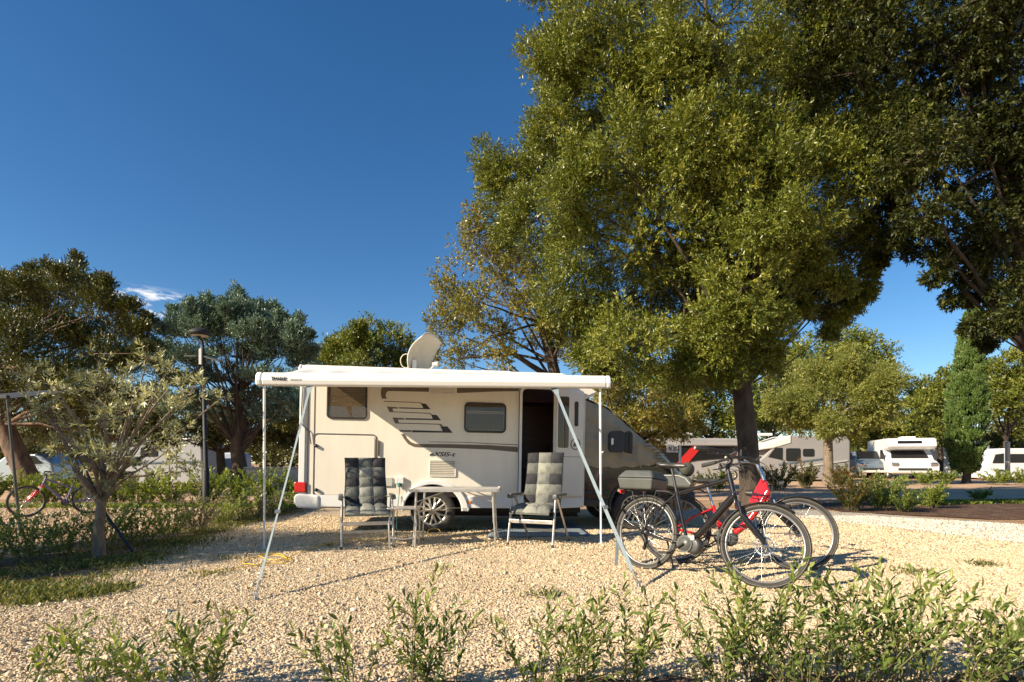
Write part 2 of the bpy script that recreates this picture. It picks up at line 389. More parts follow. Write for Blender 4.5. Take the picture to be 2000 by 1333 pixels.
# ------------------------------------------------------------------ ground
def groundmat(name, cols, s1=1.1, s2=60, bump=.6, rough=.95, vor=70):
    m = bpy.data.materials.new(name); m.use_nodes = True
    n, l = m.node_tree.nodes, m.node_tree.links; b = n['Principled BSDF']; b.inputs['Roughness'].default_value = rough; b.inputs['Specular IOR Level'].default_value = .2
    g = n.new('ShaderNodeNewGeometry')
    a = n.new('ShaderNodeTexNoise'); a.inputs['Scale'].default_value = s1; a.inputs['Detail'].default_value = 8; a.inputs['Roughness'].default_value = .65; l.new(g.outputs['Position'], a.inputs[0])
    rp = n.new('ShaderNodeValToRGB'); l.new(a.outputs[0], rp.inputs[0]); e = rp.color_ramp.elements
    e[0].position = .3; e[1].position = .7; e[0].color = (*cols[0], 1); e[1].color = (*cols[-1], 1)
    for i, c in enumerate(cols[1:-1]): q = e.new(.3 + .4 * (i + 1) / (len(cols) - 1)); q.color = (*c, 1)
    v = n.new('ShaderNodeTexVoronoi'); v.inputs['Scale'].default_value = vor; l.new(g.outputs['Position'], v.inputs['Vector'])
    sep = n.new('ShaderNodeSeparateColor'); l.new(v.outputs['Color'], sep.inputs[0])
    mr = n.new('ShaderNodeMapRange'); l.new(sep.outputs[0], mr.inputs[0]); mr.inputs[3].default_value = .55; mr.inputs[4].default_value = 1.35
    mx = n.new('ShaderNodeMixRGB'); mx.blend_type = 'MULTIPLY'; mx.inputs[0].default_value = 1; l.new(rp.outputs[0], mx.inputs[1]); l.new(mr.outputs[0], mx.inputs[2]); l.new(mx.outputs[0], b.inputs['Base Color'])
    bp = n.new('ShaderNodeBump'); bp.inputs['Strength'].default_value = bump; bp.inputs['Distance'].default_value = .03; bp.invert = True
    ad = n.new('ShaderNodeMath'); ad.operation = 'ADD'; l.new(v.outputs['Distance'], ad.inputs[0])
    a2 = n.new('ShaderNodeTexNoise'); a2.inputs['Scale'].default_value = s2 * .25; a2.inputs['Detail'].default_value = 6; l.new(g.outputs['Position'], a2.inputs[0]); l.new(a2.outputs[0], ad.inputs[1])
    l.new(ad.outputs[0], bp.inputs['Height']); l.new(bp.outputs[0], b.inputs['Normal'])
    return m
M['dirt'] = groundmat('tan ground', [(.28, .16, .085), (.46, .29, .165), (.54, .37, .22)], s1=.5)
M['gravel'] = groundmat('gravel base', [(.44, .32, .20), (.58, .46, .32), (.66, .55, .40)], s1=1.2, vor=55)
M['bed'] = groundmat('red soil', [(.05, .03, .02), (.12, .07, .045), (.22, .14, .09)], s1=3, vor=30)
M['road'] = groundmat('tan road', [(.48, .31, .20), (.55, .37, .24), (.60, .42, .28)], s1=.7, bump=.15, vor=110)
M['track'] = groundmat('pale track', [(.36, .31, .25), (.50, .45, .37), (.60, .55, .47)], s1=1.5, vor=60)
M['soilgreen'] = groundmat('grassy soil', [(.09, .075, .03), (.16, .11, .055), (.28, .17, .09)], s1=2.2, vor=40)

def sheet(name, poly, z, m, jit=.12, sub=.5, seed=0):
    rn = random.Random(seed); pts = []
    for i in range(len(poly)):
        a, b = Vector(poly[i]), Vector(poly[(i + 1) % len(poly)]); n = max(1, min(40, int((b - a).length / sub)))
        for k in range(n):
            p = a.lerp(b, k / n); pts.append((p.x + rn.uniform(-jit, jit), p.y + rn.uniform(-jit, jit), z))
    mb = MB(); mb.add(pts, [tuple(range(len(pts)))]); o = mb.build(name, m); return tag(o, kind='structure')

g = MB(); g.add([(-900, -60, 0), (900, -60, 0), (900, 1500, 0), (-900, 1500, 0)], [(0, 1, 2, 3)])
tag(g.build('ground', M['dirt']), kind='structure')
sheet('pitch_gravel', [(-3.9, 1), (12, 1), (12, 5.2), (8.3, 8.9), (6.6, 11.4), (5.4, 12.6), (-4.4, 12.6), (-4.35, 9.5), (-4.15, 7.2), (-4.0, 5.6), (-3.6, 4.6), (-3.9, 3.5)], .004, M['gravel'], seed=1)
sheet('gravel_track', [(3.2, 10.9), (6.4, 10.9), (9.2, 6.6), (30, 3), (30, 8.2), (13, 8.6), (8.6, 9.3), (6.6, 12.2), (3, 12.6)], .008, M['track'], seed=2)
sheet('soil_bed', [(6.9, 11.6), (8.6, 10.2), (13, 9.8), (30, 9.4), (30, 15.0), (10.5, 14.2), (7.6, 14.6)], .012, M['bed'], seed=3)
sheet('road', [(-30, 15.6), (5, 15.2), (9, 15.3), (30, 17), (60, 20), (60, 33), (10, 33), (8, 25), (-30, 24)], .008, M['road'], seed=4, jit=.2)
sheet('hedge_soil', [(-6.1, 1.5), (-4.2, 1.5), (-4.1, 3.5), (-3.95, 4.4), (-4.2, 5.6), (-4.35, 7.2), (-4.55, 9.5), (-4.7, 14), (-5.6, 14), (-5.5, 9), (-5.6, 6)], .008, M['soilgreen'], seed=5)
sheet('foreground_soil', [(-1.2, 1.2), (6, 1.2), (6, 2.62), (3, 2.72), (1, 2.62), (-.5, 2.6)], .012, M['bed'], seed=6, jit=.08, sub=.2)

# gravel stones: thousands of instanced pebbles, one object
def pebble_tree(density, smin, smax, m, seed):
    ng = bpy.data.node_groups.new('pebbles', 'GeometryNodeTree')
    ng.interface.new_socket('Geometry', in_out='INPUT', socket_type='NodeSocketGeometry'); ng.interface.new_socket('Geometry', in_out='OUTPUT', socket_type='NodeSocketGeometry')
    n, l = ng.nodes, ng.links
    gi, go = n.new('NodeGroupInput'), n.new('NodeGroupOutput')
    dp = n.new('GeometryNodeDistributePointsOnFaces'); dp.inputs['Density'].default_value = density; dp.inputs['Seed'].default_value = seed
    l.new(gi.outputs[0], dp.inputs['Mesh'])
    nd = n.new('ShaderNodeTexNoise'); nd.inputs['Scale'].default_value = .9; nd.inputs['Detail'].default_value = 4
    mrd = n.new('ShaderNodeMapRange'); mrd.inputs[1].default_value = .35; mrd.inputs[2].default_value = .6; mrd.inputs[3].default_value = density * .4; mrd.inputs[4].default_value = density * 1.2
    l.new(nd.outputs[0], mrd.inputs[0]); l.new(mrd.outputs[0], dp.inputs['Density'])
    ico = n.new('GeometryNodeMeshIcoSphere'); ico.inputs['Radius'].default_value = 1; ico.inputs['Subdivisions'].default_value = 1
    sp = n.new('GeometryNodeSetPosition'); nz = n.new('ShaderNodeTexNoise'); nz.inputs['Scale'].default_value = 1.3
    sub = n.new('ShaderNodeVectorMath'); sub.operation = 'SUBTRACT'; sub.inputs[1].default_value = (.5, .5, .5); l.new(nz.outputs['Color'], sub.inputs[0])
    mul = n.new('ShaderNodeVectorMath'); mul.operation = 'SCALE'; mul.inputs['Scale'].default_value = 2.0; l.new(sub.outputs[0], mul.inputs[0])
    l.new(ico.outputs[0], sp.inputs['Geometry']); l.new(mul.outputs[0], sp.inputs['Offset'])
    sm = n.new('GeometryNodeSetMaterial'); sm.inputs['Material'].default_value = m; l.new(sp.outputs[0], sm.inputs[0])
    ip = n.new('GeometryNodeInstanceOnPoints'); l.new(dp.outputs['Points'], ip.inputs['Points']); l.new(sm.outputs[0], ip.inputs['Instance'])
    rr = n.new('FunctionNodeRandomValue'); rr.data_type = 'FLOAT_VECTOR'; rr.inputs['Max'].default_value = (6.28, 6.28, 6.28); l.new(rr.outputs[0], ip.inputs['Rotation'])
    rs = n.new('FunctionNodeRandomValue'); rs.data_type = 'FLOAT_VECTOR'; rs.inputs['Min'].default_value = (smin, smin, smin * .6); rs.inputs['Max'].default_value = (smax, smax, smax * .62); rs.inputs['Seed'].default_value = 3; l.new(rs.outputs[0], ip.inputs['Scale'])
    l.new(ip.outputs[0], go.inputs[0]); return ng
def pebblemat(name, cols):
    m = bpy.data.materials.new(name); m.use_nodes = True
    n, l = m.node_tree.nodes, m.node_tree.links; b = n['Principled BSDF']; b.inputs['Roughness'].default_value = .85; b.inputs['Specular IOR Level'].default_value = .25
    oi = n.new('ShaderNodeObjectInfo'); rp = n.new('ShaderNodeValToRGB'); l.new(oi.outputs['Random'], rp.inputs[0]); e = rp.color_ramp.elements
    e[0].color = (*cols[0], 1); e[1].color = (*cols[-1], 1)
    for i, c in enumerate(cols[1:-1]): q = e.new((i + 1) / (len(cols) - 1)); q.color = (*c, 1)
    l.new(rp.outputs[0], b.inputs['Base Color']); return m
M['peb'] = pebblemat('limestone pebble', [(.44, .30, .17), (.52, .39, .24), (.58, .46, .29), (.66, .56, .38), (.54, .41, .24), (.74, .66, .50)])
M['peb2'] = pebblemat('pale pebble', [(.42, .36, .29), (.55, .50, .42), (.66, .62, .54), (.5, .42, .33)])
def pebbles(name, poly, z, density, smin, smax, m, seed):
    mb = MB(); mb.add([(x, y, z) for x, y in poly], [tuple(range(len(poly)))]); o = mb.build(name, m)
    md = o.modifiers.new('scatter', 'NODES'); md.node_group = pebble_tree(density, smin, smax, m, seed)
    return tag(o, kind='stuff')
tag(pebbles('gravel', [(-3.9, 2.0), (5.6, 2.0), (6.2, 4), (6.6, 6.6), (-4.0, 6.6), (-3.75, 5), (-3.9, 3.5)], .004, 4000, .004, .0115, M['peb'], 1), 'loose beige limestone gravel on the pitch in front of the motorhome', 'gravel')
tag(pebbles('gravel', [(-4.0, 6.6), (6.6, 6.6), (5.2, 11), (-4.2, 11)], .004, 1300, .007, .018, M['peb'], 2), 'loose beige gravel under and around the motorhome', 'gravel')
tag(pebbles('gravel', [(6.6, 6.7), (11.5, 5.3), (12.5, 8.5), (8.5, 9.2), (6.8, 10.8), (5.4, 10.8)], .008, 800, .010, .020, M['peb2'], 3), 'pale whitish gravel on the track right of the bicycles', 'gravel')
tag(pebbles('gravel', [(-12, 6), (-5.6, 6), (-5.6, 13.5), (-16, 13.5)], .004, 260, .012, .024, M['peb'], 4), 'orange beige gravel on the neighbouring pitch behind the hedge', 'gravel')

# ------------------------------------------------------------------ text
def text_mesh(s, size, name, m, parent, mtx, ext=.0015, shear=0, bold=0, space=1.0):
    cu = bpy.data.curves.new(name, 'FONT'); cu.body = s; cu.size = size; cu.extrude = ext; cu.shear = shear; cu.offset = bold; cu.space_character = space
    t = bpy.data.objects.new(name, cu); COL.objects.link(t); bpy.context.view_layer.update()
    me = bpy.data.meshes.new_from_object(t.evaluated_get(bpy.context.evaluated_depsgraph_get()))
    bpy.data.objects.remove(t)
    me.transform(mtx); me.materials.clear(); me.materials.append(m)
    o = bpy.data.objects.new(name, me); COL.objects.link(o); o.parent = parent; return o
def face_m(x, y, z, sx=1): return Matrix.Translation((x, y, z)) @ Matrix.Rotation(R(90), 4, 'X')

# ------------------------------------------------------------------ motorhome
van_loc = Vector((-3.01, 7.94, .033)); van_rot = Euler((0, R(1.0), R(5.9)))
van = thing('motorhome', 'cream motorhome with open door and extended awning on the gravel pitch', 'motorhome', van_loc, van_rot)
VM = Matrix.Translation(van_loc) @ van_rot.to_matrix().to_4x4(); VI = VM.inverted()
def V(px, py, y=0.0):
    o = VI @ Vector((0, 0, HC)); d = (VI.to_3x3() @ Vector(((px - CX) / F, 1, (HY - py) / F)))
    t = (y - o.y) / d.y; p = o + d * t; return (p.x, p.z)
def VL(v): return VI @ Vector(v)
def vrect(x0, y0, x1, y1, r):
    a, b = V(x0, y1), V(x1, y0); return rrect(a[0], a[1], b[0], b[1], r)
DEP = 2.18
zroof = V(700, 716)[1]
xf = V(1142, 900)[0]; zb = V(640, 990)[1]; zb2 = V(1120, 991)[1]
wc = V(845, 1000); wc = (wc[0], .325)
fwx = V(1246, 900)[0]
# near side wall with wheel arch and doorway cut into its lower outline
d0, d1 = V(1018, 900)[0], V(1080, 900)[0]; dt = V(1040, 760)[1]; db = V(1040, 963)[1]
arch = [(wc[0] + .42 * math.cos(R(a)), wc[1] + .40 * math.sin(R(a))) for a in range(170, 9, -10)]
wall = [(.02, zb)] + [(wc[0] - .42, zb)] + arch + [(wc[0] + .42, zb), (d0, zb), (d0, dt - .07), (d0 + .02, dt - .02), (d0 + .07, dt), (d1 - .07, dt), (d1 - .02, dt - .02), (d1, dt - .07), (d1, zb), (xf, zb2), (xf, V(1142, 775)[1]), V(1166, 766), V(1128, 742), (V(1100, 740)[0], zroof), (0.06, zroof), (.015, zroof - .06)]
b = MB(); b.prism(wall, 0, .035); b.prism(wall[:2] + [(wc[0] + .42, zb)] + wall[-9:], DEP - .035, DEP)
b.box((.02, DEP / 2, (zb + zroof) / 2), (.04, DEP, zroof - zb - .02))
b.box(((.05 + xf - .6) / 2 + .1, DEP / 2, zroof - .03), (xf - .55, DEP - .08, .04))
b.box(((d0 + d1) / 2, .03, (zb + db) / 2), (d1 - d0 - .004, .05, db - zb))
for (xa, za), (xb, zb_) in ((V(1100, 740), V(1128, 742)), (V(1128, 742), V(1166, 766))):
    za = min(za, zroof)
    b.prism([(xa, za - .03), (xb, zb_ - .03), (xb, zb_), (xa, za)], .03, DEP - .03)
b.prism([(xf, V(1142, 775)[1] - .03), (V(1166, 766)[0], V(1166, 766)[1] - .03), V(1166, 766), (xf, V(1142, 775)[1])], .03, DEP - .03)
body = b.build('body', M['cream'], van, bevel=.006)
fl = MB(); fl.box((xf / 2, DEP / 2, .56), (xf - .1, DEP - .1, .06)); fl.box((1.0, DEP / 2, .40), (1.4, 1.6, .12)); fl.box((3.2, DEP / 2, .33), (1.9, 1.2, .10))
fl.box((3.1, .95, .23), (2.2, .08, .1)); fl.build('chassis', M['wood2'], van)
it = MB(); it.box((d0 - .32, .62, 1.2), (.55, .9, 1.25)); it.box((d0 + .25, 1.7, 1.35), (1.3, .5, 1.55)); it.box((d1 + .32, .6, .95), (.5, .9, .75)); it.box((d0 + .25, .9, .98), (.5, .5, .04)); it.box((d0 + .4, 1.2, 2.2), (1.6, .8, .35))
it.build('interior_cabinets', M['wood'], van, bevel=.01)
# skirt, corner trims
k = MB()
zs = V(700, 968)[1]
k.prism([(.03, zb - .002), (wc[0] - .45, zb - .002), (wc[0] - .45, zs), (.03, zs)], -.014, .002); k.build('skirt', M['white'], van, bevel=.006); k = MB(); k.prism([(wc[0] + .45, zb - .002), (xf - .09, zb2 - .002), (xf, zs), (wc[0] + .45, zs)], -.014, .002)
k.build('skirt', M['white'], van, bevel=.006)
k = MB(); k.box((.03, -.008, (zs + zroof) / 2 - .01), (.085, .02, zroof - zs - .05)); k.build('corner_trim', M['white'], van, bevel=.008)
k = MB(); k.box((.105, -.004, (zs + zroof) / 2 - .05), (.012, .012, zroof - zs - .12)); k.box((V(604, 900)[0] + .06, -.003, (zs + zroof) / 2 - .05), (.006, .008, zroof - zs - .12)); k.build('seam', M['seam'], van)
bp_ = MB(); x0 = V(574, 980)[0]
bp_.prism([(x0, zb + .06), (x0 + .05, zb - .02), (.28, zb - .03), (.28, zs + .0), (x0 + .05, zs + .02), (x0, zs - .02)], -.035, DEP + .03); bp_.build('rear_bumper', M['white'], van, bevel=.03, seg=3)
tl = MB(); a_, c_ = V(576, 962), V(598, 942); tl.box(((a_[0] + c_[0]) / 2, .01, (a_[1] + c_[1]) / 2), (c_[0] - a_[0], .09, c_[1] - a_[1])); tl.build('tail_light', M['red'], van, bevel=.012)
# wheel arch flare
fa = MB()
no, ni = [], []
for i in range(25):
    a = R(180 - 180 * i / 24 * 1.0); lobe = 1
    no.append((wc[0] + .02 + .475 * math.cos(a) * (1.04 if math.cos(a) > 0 else .98), wc[1] + .455 * math.sin(a))); ni.append((wc[0] + .415 * math.cos(a), wc[1] + .385 * math.sin(a)))
no = [(no[0][0], zb)] + no + [(no[-1][0] + .02, zb)]; ni = [(ni[0][0], zb)] + ni + [(ni[-1][0], zb)]
fa.ring(no, ni, -.045, .0); fa.build('wheel_arch', M['white'], van, bevel=.014, seg=3)
hs = MB()
hs.grid(lambda u, v: Vector((wc[0] + .418 * math.cos(R(180 - 180 * u)), .03 + .42 * v, wc[1] + .388 * math.sin(R(180 - 180 * u)))), 16, 1); hs.box((wc[0], .46, .55), (.9, .02, .5)); hs.build('wheel_housing', M['rubber'], van, normals=False)

def road_wheel(name, parent, x, y, z, r, side=-1, spokes=7, n=36, capm='alloy'):
    o = MB(); m4 = Matrix.Translation((x, y, z)) @ Matrix.Rotation(R(90), 4, 'X')
    w = .2; rr = r * .645
    o.lathe([(rr, -.5 * w), (rr + .03, -.52 * w), (r - .03, -.5 * w), (r - .006, -.38 * w), (r, -.2 * w), (r, .2 * w), (r - .006, .38 * w), (r - .03, .5 * w), (rr + .03, .52 * w), (rr, .5 * w)], n, m4, closed=True)
    wo = o.build('wheel', M['tyre'], parent)
    rim = MB(); f = .5 * w
    rim.lathe([(rr + .004, f * .96), (rr - .012, f), (rr - .03, f * .55), (rr - .03, -f * .6), (rr, -f * .6)], n, m4)
    for i in range(spokes):
        a = 2 * math.pi * i / spokes + .3
        for da, wd in ((-.13, .018), (.13, .018)):
            p0 = Vector((.045 * math.cos(a), .045 * math.sin(a), f * .98)); p1 = Vector(((rr - .01) * math.cos(a + da * 1.7), (rr - .01) * math.sin(a + da * 1.7), f * .85))
            rim.tube([m4 @ p0, m4 @ p0.lerp(p1, .5), m4 @ p1], [.016, .014, .02], 6)
        p0 = Vector((.03 * math.cos(a), .03 * math.sin(a), f)); p1 = Vector((rr * .6 * math.cos(a), rr * .6 * math.sin(a), f * .95)); rim.tube([m4 @ p0, m4 @ p1], [.028, .014], 6)
    rim.lathe([(0, f * 1.12), (.035, f * 1.1), (.05, f)], 20, m4)
    ri = rim.build('rim', M[capm], wo)
    dk = MB(); dk.lathe([(0, f * .3), (rr - .03, f * .3)], 24, m4); dk.build('brake_disc', M['plastic'], wo)
    return wo
road_wheel('wheel', van, wc[0], .15, wc[1], .325)
road_wheel('wheel', van, wc[0], DEP - .15, wc[1], .325)
road_wheel('wheel', van, fwx, .22, .325 + .05, .325); road_wheel('wheel', van, fwx, DEP - .22, .375, .325)

def framed_window(px, r, blind, parent=van, open_blind=False):
    x0, y0, x1, y1 = px; a, c = V(x0, y1), V(x1, y0); w = .028
    f = MB(); f.ring(rrect(a[0], a[1], c[0], c[1], r), rrect(a[0] + w, a[1] + w, c[0] - w, c[1] - w, r - .02), -.022, .0); wo = f.build('window', M['frame'], parent, bevel=.006)
    bk = MB()
    if blind == 'slats':
        n = 15
        for i in range(n):
            z = a[1] + w + (c[1] - a[1] - 2 * w) * (i + .5) / n; bk.box(((a[0] + c[0]) / 2, -.006, z), (c[0] - a[0] - 2 * w - .01, .004, (c[1] - a[1] - 2 * w) / n * .82), rot=(R(18), 0, 0))
        bk.build('blind', M['blind'], wo)
    else:
        zz = c[1] - (c[1] - a[1]) * .33
        bk.box(((a[0] + c[0]) / 2, -.003, (a[1] + zz) / 2 + .005), (c[0] - a[0] - .07, .005, zz - a[1] - .05)); bk.build('blind', M['curtain'], wo)
        rl = MB(); rl.box(((a[0] + c[0]) / 2, -.012, zz), (c[0] - a[0] - .05, .014, .018)); rl.box(((a[0] + c[0]) / 2, -.012, a[1] + .045), (c[0] - a[0] - .06, .01, .012)); rl.build('blind_rail', M['blind'], wo)
        b2 = MB(); b2.box(((a[0] + c[0]) / 2, -.002, (zz + c[1]) / 2), (c[0] - a[0] - .07, .004, c[1] - zz - .05)); b2.build('upper_blind', M['decal_b'], wo)
    gl = MB(); gl.prism(rrect(a[0] + w * .7, a[1] + w * .7, c[0] - w * .7, c[1] - w * .7, r - .02), -.020, -.018); gl.build('pane', M['glasspane'], wo)
    return wo
gm = bpy.data.materials.new('smoked glass'); gm.use_nodes = True; n_, l_ = gm.node_tree.nodes, gm.node_tree.links
tr_ = n_.new('ShaderNodeBsdfTransparent'); tr_.inputs[0].default_value = (.8, .76, .7, 1); gb_ = n_.new('ShaderNodeBsdfGlossy'); gb_.inputs['Roughness'].default_value = .04
mx_ = n_.new('ShaderNodeMixShader'); mx_.inputs[0].default_value = .05; l_.new(tr_.outputs[0], mx_.inputs[1]); l_.new(gb_.outputs[0], mx_.inputs[2]); l_.new(mx_.outputs[0], n_['Material Output'].inputs[0])
M['glasspane'] = gm
framed_window((638, 750, 718, 818), .06, 'slats'); framed_window((906, 788, 989, 845), .07, 'roller')

# garage door, latches, vents, sockets
def ringpart(name, px, r, w, y0, m, parent=van, bev=.002):
    x0, y0p, x1, y1 = px; a, c = V(x0, y1), V(x1, y0p); f = MB()
    f.ring(rrect(a[0], a[1], c[0], c[1], r), rrect(a[0] + w, a[1] + w, c[0] - w, c[1] - w, max(.005, r - w)), y0, .001); return f.build(name, m, parent, bevel=bev)
gd = ringpart('garage_door', (611, 849, 736, 968), .06, .012, -.010, M['seam'])
gi_ = MB(); a, c = V(613, 967), V(734, 851); gi_.prism(rrect(a[0] + .012, a[1] + .0, c[0] - .012, c[1] - .012, .045), -.008, .0); gi_.build('panel', M['cream'], gd, bevel=.004)
for py in (871, 957):
    q = MB(); a = V(618, py); q.lathe([(.0, .05), (.022, .048), (.026, .02), (.02, 0)], 12, Matrix.Translation((a[0], 0, a[1])) @ Matrix.Rotation(R(90), 4, 'X')); q.build('latch', M['plastic'], gd)
q = MB(); a, c = V(736, 893), V(742, 858); q.box(((a[0] + c[0]) / 2, -.015, (a[1] + c[1]) / 2), (.03, .03, .22)); q.build('hinge', M['decal_b'], gd, bevel=.008)
for px in ((838, 752, 892, 771), (838, 899, 891, 931)):
    fr = ringpart('vent_grille', px, .012, .018, -.016, M['cream'])
    a, c = V(px[0], px[3]), V(px[2], px[1]); sl = MB(); n = 6 if px[3] < 800 else 8
    for i in range(n):
        z = a[1] + .02 + (c[1] - a[1] - .04) * (i + .5) / n; sl.box(((a[0] + c[0]) / 2, -.009, z), (c[0] - a[0] - .03, .012, (c[1] - a[1]) / n * .5), rot=(R(25), 0, 0))
    sl.build('slats', M['cream'], fr); bk = MB(); bk.box(((a[0] + c[0]) / 2, -.001, (a[1] + c[1]) / 2), (c[0] - a[0] - .03, .004, c[1] - a[1] - .03)); bk.build('recess', M['seam'], fr)
for px0, px1, py0, py1 in ((749, 767, 933, 950),):
    q = MB(); a, c = V(px0, py1), V(px1, py0); q.box(((a[0] + c[0]) / 2, -.012, (a[1] + c[1]) / 2), (c[0] - a[0], .026, c[1] - a[1])); q.build('water_filler', M['ltgrey'], van, bevel=.006)
q = MB(); a, c = V(773, 945), V(789, 932); q.box(((a[0] + c[0]) / 2, -.025, (a[1] + c[1]) / 2), (c[0] - a[0], .05, c[1] - a[1])); hook = q.build('power_socket', M['white'], van, bevel=.008)
pl = MB(); a = V(781, 947); pl.tube([(a[0], -.03, a[1] + .02), (a[0], -.04, a[1] - .03)], [.032, .026], 10); pl.build('plug', M['teal'], hook)
a = V(781, 950); e = VL(G(776, 1058)); cbl = MB(); cbl.tube(bez([(a[0], -.04, a[1]), (a[0] + .0, -.06, .5), (a[0] - .05, -.1, .2), (e.x, e.y, .02)], 14), .006, 6); cbl.build('mains_cable', M['teal'], hook)
# decals
def D(l): return [V(730 + x / 6.667, 730 + y / 6.667) for x, y in l]
dk, db_ = MB(), MB()
for pts in ([(610, 385), (680, 395), (740, 465), (645, 460), (642, 440)], [(328, 440), (650, 450), (740, 465), (328, 455)],
            [(745, 535), (820, 540), (875, 608), (765, 604), (765, 580)], [(412, 580), (770, 590), (875, 608), (412, 600)],
            [(865, 685), (960, 690), (1028, 772), (900, 768), (895, 745)], [(500, 738), (900, 750), (1028, 772), (500, 766)]):
    dk.prism(D(pts), -.003, .001)
for pts in ([(132, 356), (600, 375), (630, 385), (610, 388), (590, 383), (132, 366)], [(170, 430), (312, 440), (312, 456), (245, 456), (255, 503), (205, 500)], [(205, 492), (730, 513), (760, 530), (740, 536), (720, 523), (205, 502)],
            [(243, 573), (395, 580), (400, 600), (315, 600), (330, 650), (280, 648)], [(280, 640), (870, 655), (905, 680), (870, 685), (850, 666), (280, 650)], [(328, 735), (490, 738), (495, 762), (345, 758)]):
    db_.prism(D(pts), -.003, .001)
band = [(720, 160), (720, 238), (190, 228), (165, 245), (155, 290), (170, 328), (105, 328), (92, 260), (95, 205), (125, 165), (170, 150)]
db_.prism(D(band), -.003, .001)
db_.prism(D([(1082, 180), (1300, 170), (1560, 155), (1905, 160), (1885, 230), (1560, 235), (1300, 246), (1082, 255)]), -.003, .001)
db_.prism(D([(355, 788), (405, 788), (430, 840), (480, 890), (540, 915), (600, 918), (1000, 920), (1500, 932), (1876, 955), (1876, 1025), (1500, 990), (1000, 970), (600, 962), (520, 955), (450, 920), (400, 860)]), -.003, .001)
db_.prism(D([(720, 886), (1200, 893), (1876, 925), (1876, 936), (1200, 901), (720, 892)]), -.003, .001)
dk.build('dark_stripes', M['decal_d'], van); db_.build('brown_stripes', M['decal_b'], van)
a = V(838, 891); text_mesh('eXSIS-t', .094, 'lettering', M['decal_d'], van, face_m(a[0], -.002, a[1]) @ Matrix.Diagonal((1.28, .9, 1, 1)), shear=.35, bold=.0022)
# doorway frame, open door leaf
fo = [(d0 - .045, db), (d0 - .045, dt - .05)] + [(d0 - .045 + .09 * (1 - math.cos(R(t))), dt - .05 + .09 * math.sin(R(t))) for t in (30, 60, 90)] + [(d1 + .045 - .09 * (1 - math.cos(R(t))), dt - .05 + .09 * math.sin(R(t))) for t in (90, 60, 30)] + [(d1 + .045, dt - .05), (d1 + .045, db)]
fi = [(d0 + .0, db), (d0, dt - .07)] + [(d0 + .07 * (1 - math.cos(R(t))), dt - .07 + .07 * math.sin(R(t))) for t in (30, 60, 90)] + [(d1 - .07 * (1 - math.cos(R(t))), dt - .07 + .07 * math.sin(R(t))) for t in (90, 60, 30)] + [(d1, dt - .07), (d1, db)]
df = MB()
for i in range(len(fo) - 1): df.prism([fo[i], fo[i + 1], fi[i + 1], fi[i]], -.03, .002)
df.build('door_frame', M['white'], van, bevel=.0)
sm_ = MB(); sm_.tube([(x, -.032, z) for x, z in fo], .006, 5); sm_.build('door_seal', M['seam'], van)
a, c = V(1082, 968), V(1139, 762)
door = MB(); door.prism(rrect(a[0], a[1], c[0], c[1], .06), -.085, -.035); door_o = door.build('door', M['cream'], van, bevel=.012)
w0, w1 = V(1089, 875, -.09), V(1112, 775, -.09)
dw = MB(); dw.ring(rrect(w0[0] - .02, w0[1] - .02, w1[0] + .02, w1[1] + .02, .04), rrect(w0[0], w0[1], w1[0], w1[1], .03), -.098, -.084); dwo = dw.build('window', M['cream'], door_o, bevel=.004)
gp = MB(); gp.prism(rrect(w0[0], w0[1], w1[0], w1[1], .03), -.094, -.084); gp.build('pane', M['curtain'], door_o)
gp = MB(); gp.prism(rrect(w0[0] + .001, w0[1] + .001, w1[0] - .001, w1[1] - .001, .03), -.0965, -.0955); gp.build('glass', M['glasspane'], door_o)
w0, w1 = V(1122, 833, -.09), V(1130, 785, -.09)
hd = MB(); hd.prism(rrect(w0[0], w0[1], w1[0], w1[1], .02), -.10, -.084); hd.build('handle', M['plastic'], door_o, bevel=.004)
w0 = V(1124, 868, -.09); eb = MB()
eb.ring([(w0[0] + .075 * math.cos(t / 24 * 6.283), w0[1] + .085 * math.sin(t / 24 * 6.283)) for t in range(24)], [(w0[0] + .06 * math.cos(t / 24 * 6.283), w0[1] + .07 * math.sin(t / 24 * 6.283)) for t in range(24)], -.089, -.084)
eb.prism([(w0[0] - .04, w0[1] - .035), (w0[0] + .045, w0[1] - .03), (w0[0] + .03, w0[1] + .02), (w0[0] - .01, w0[1] + .035)], -.088, -.084); eb.build('emblem', M['decal_b'], door_o)
w0 = V(1083, 892, -.09); w1 = V(1139, 892, -.09); pn = MB(); pn.box(((w0[0] + w1[0]) / 2 + .02, -.0865, w0[1]), (w1[0] - w0[0] - .1, .005, .006)); pn.build('door_seam', M['decal_b'], door_o)
w0 = V(905, 979); w1 = V(921, 984); q = MB(); q.box(((w0[0] + w1[0]) / 2, -.018, (w0[1] + w1[1]) / 2), (w1[0] - w0[0], .012, .035)); q.build('side_marker', M['orange'], van, bevel=.003)
# thin hose on rear corner
h = MB(); h.tube([(V(593, 755)[0], -.03, V(593, 755)[1]), (V(590, 800)[0], -.03, V(590, 800)[1]), (V(591, 830)[0], -.03, V(591, 830)[1]), (V(605, 845)[0], -.02, V(605, 845)[1]), (V(608, 868)[0], -.02, V(608, 868)[1])], .007, 6); h.build('cable', M['seam'], van)

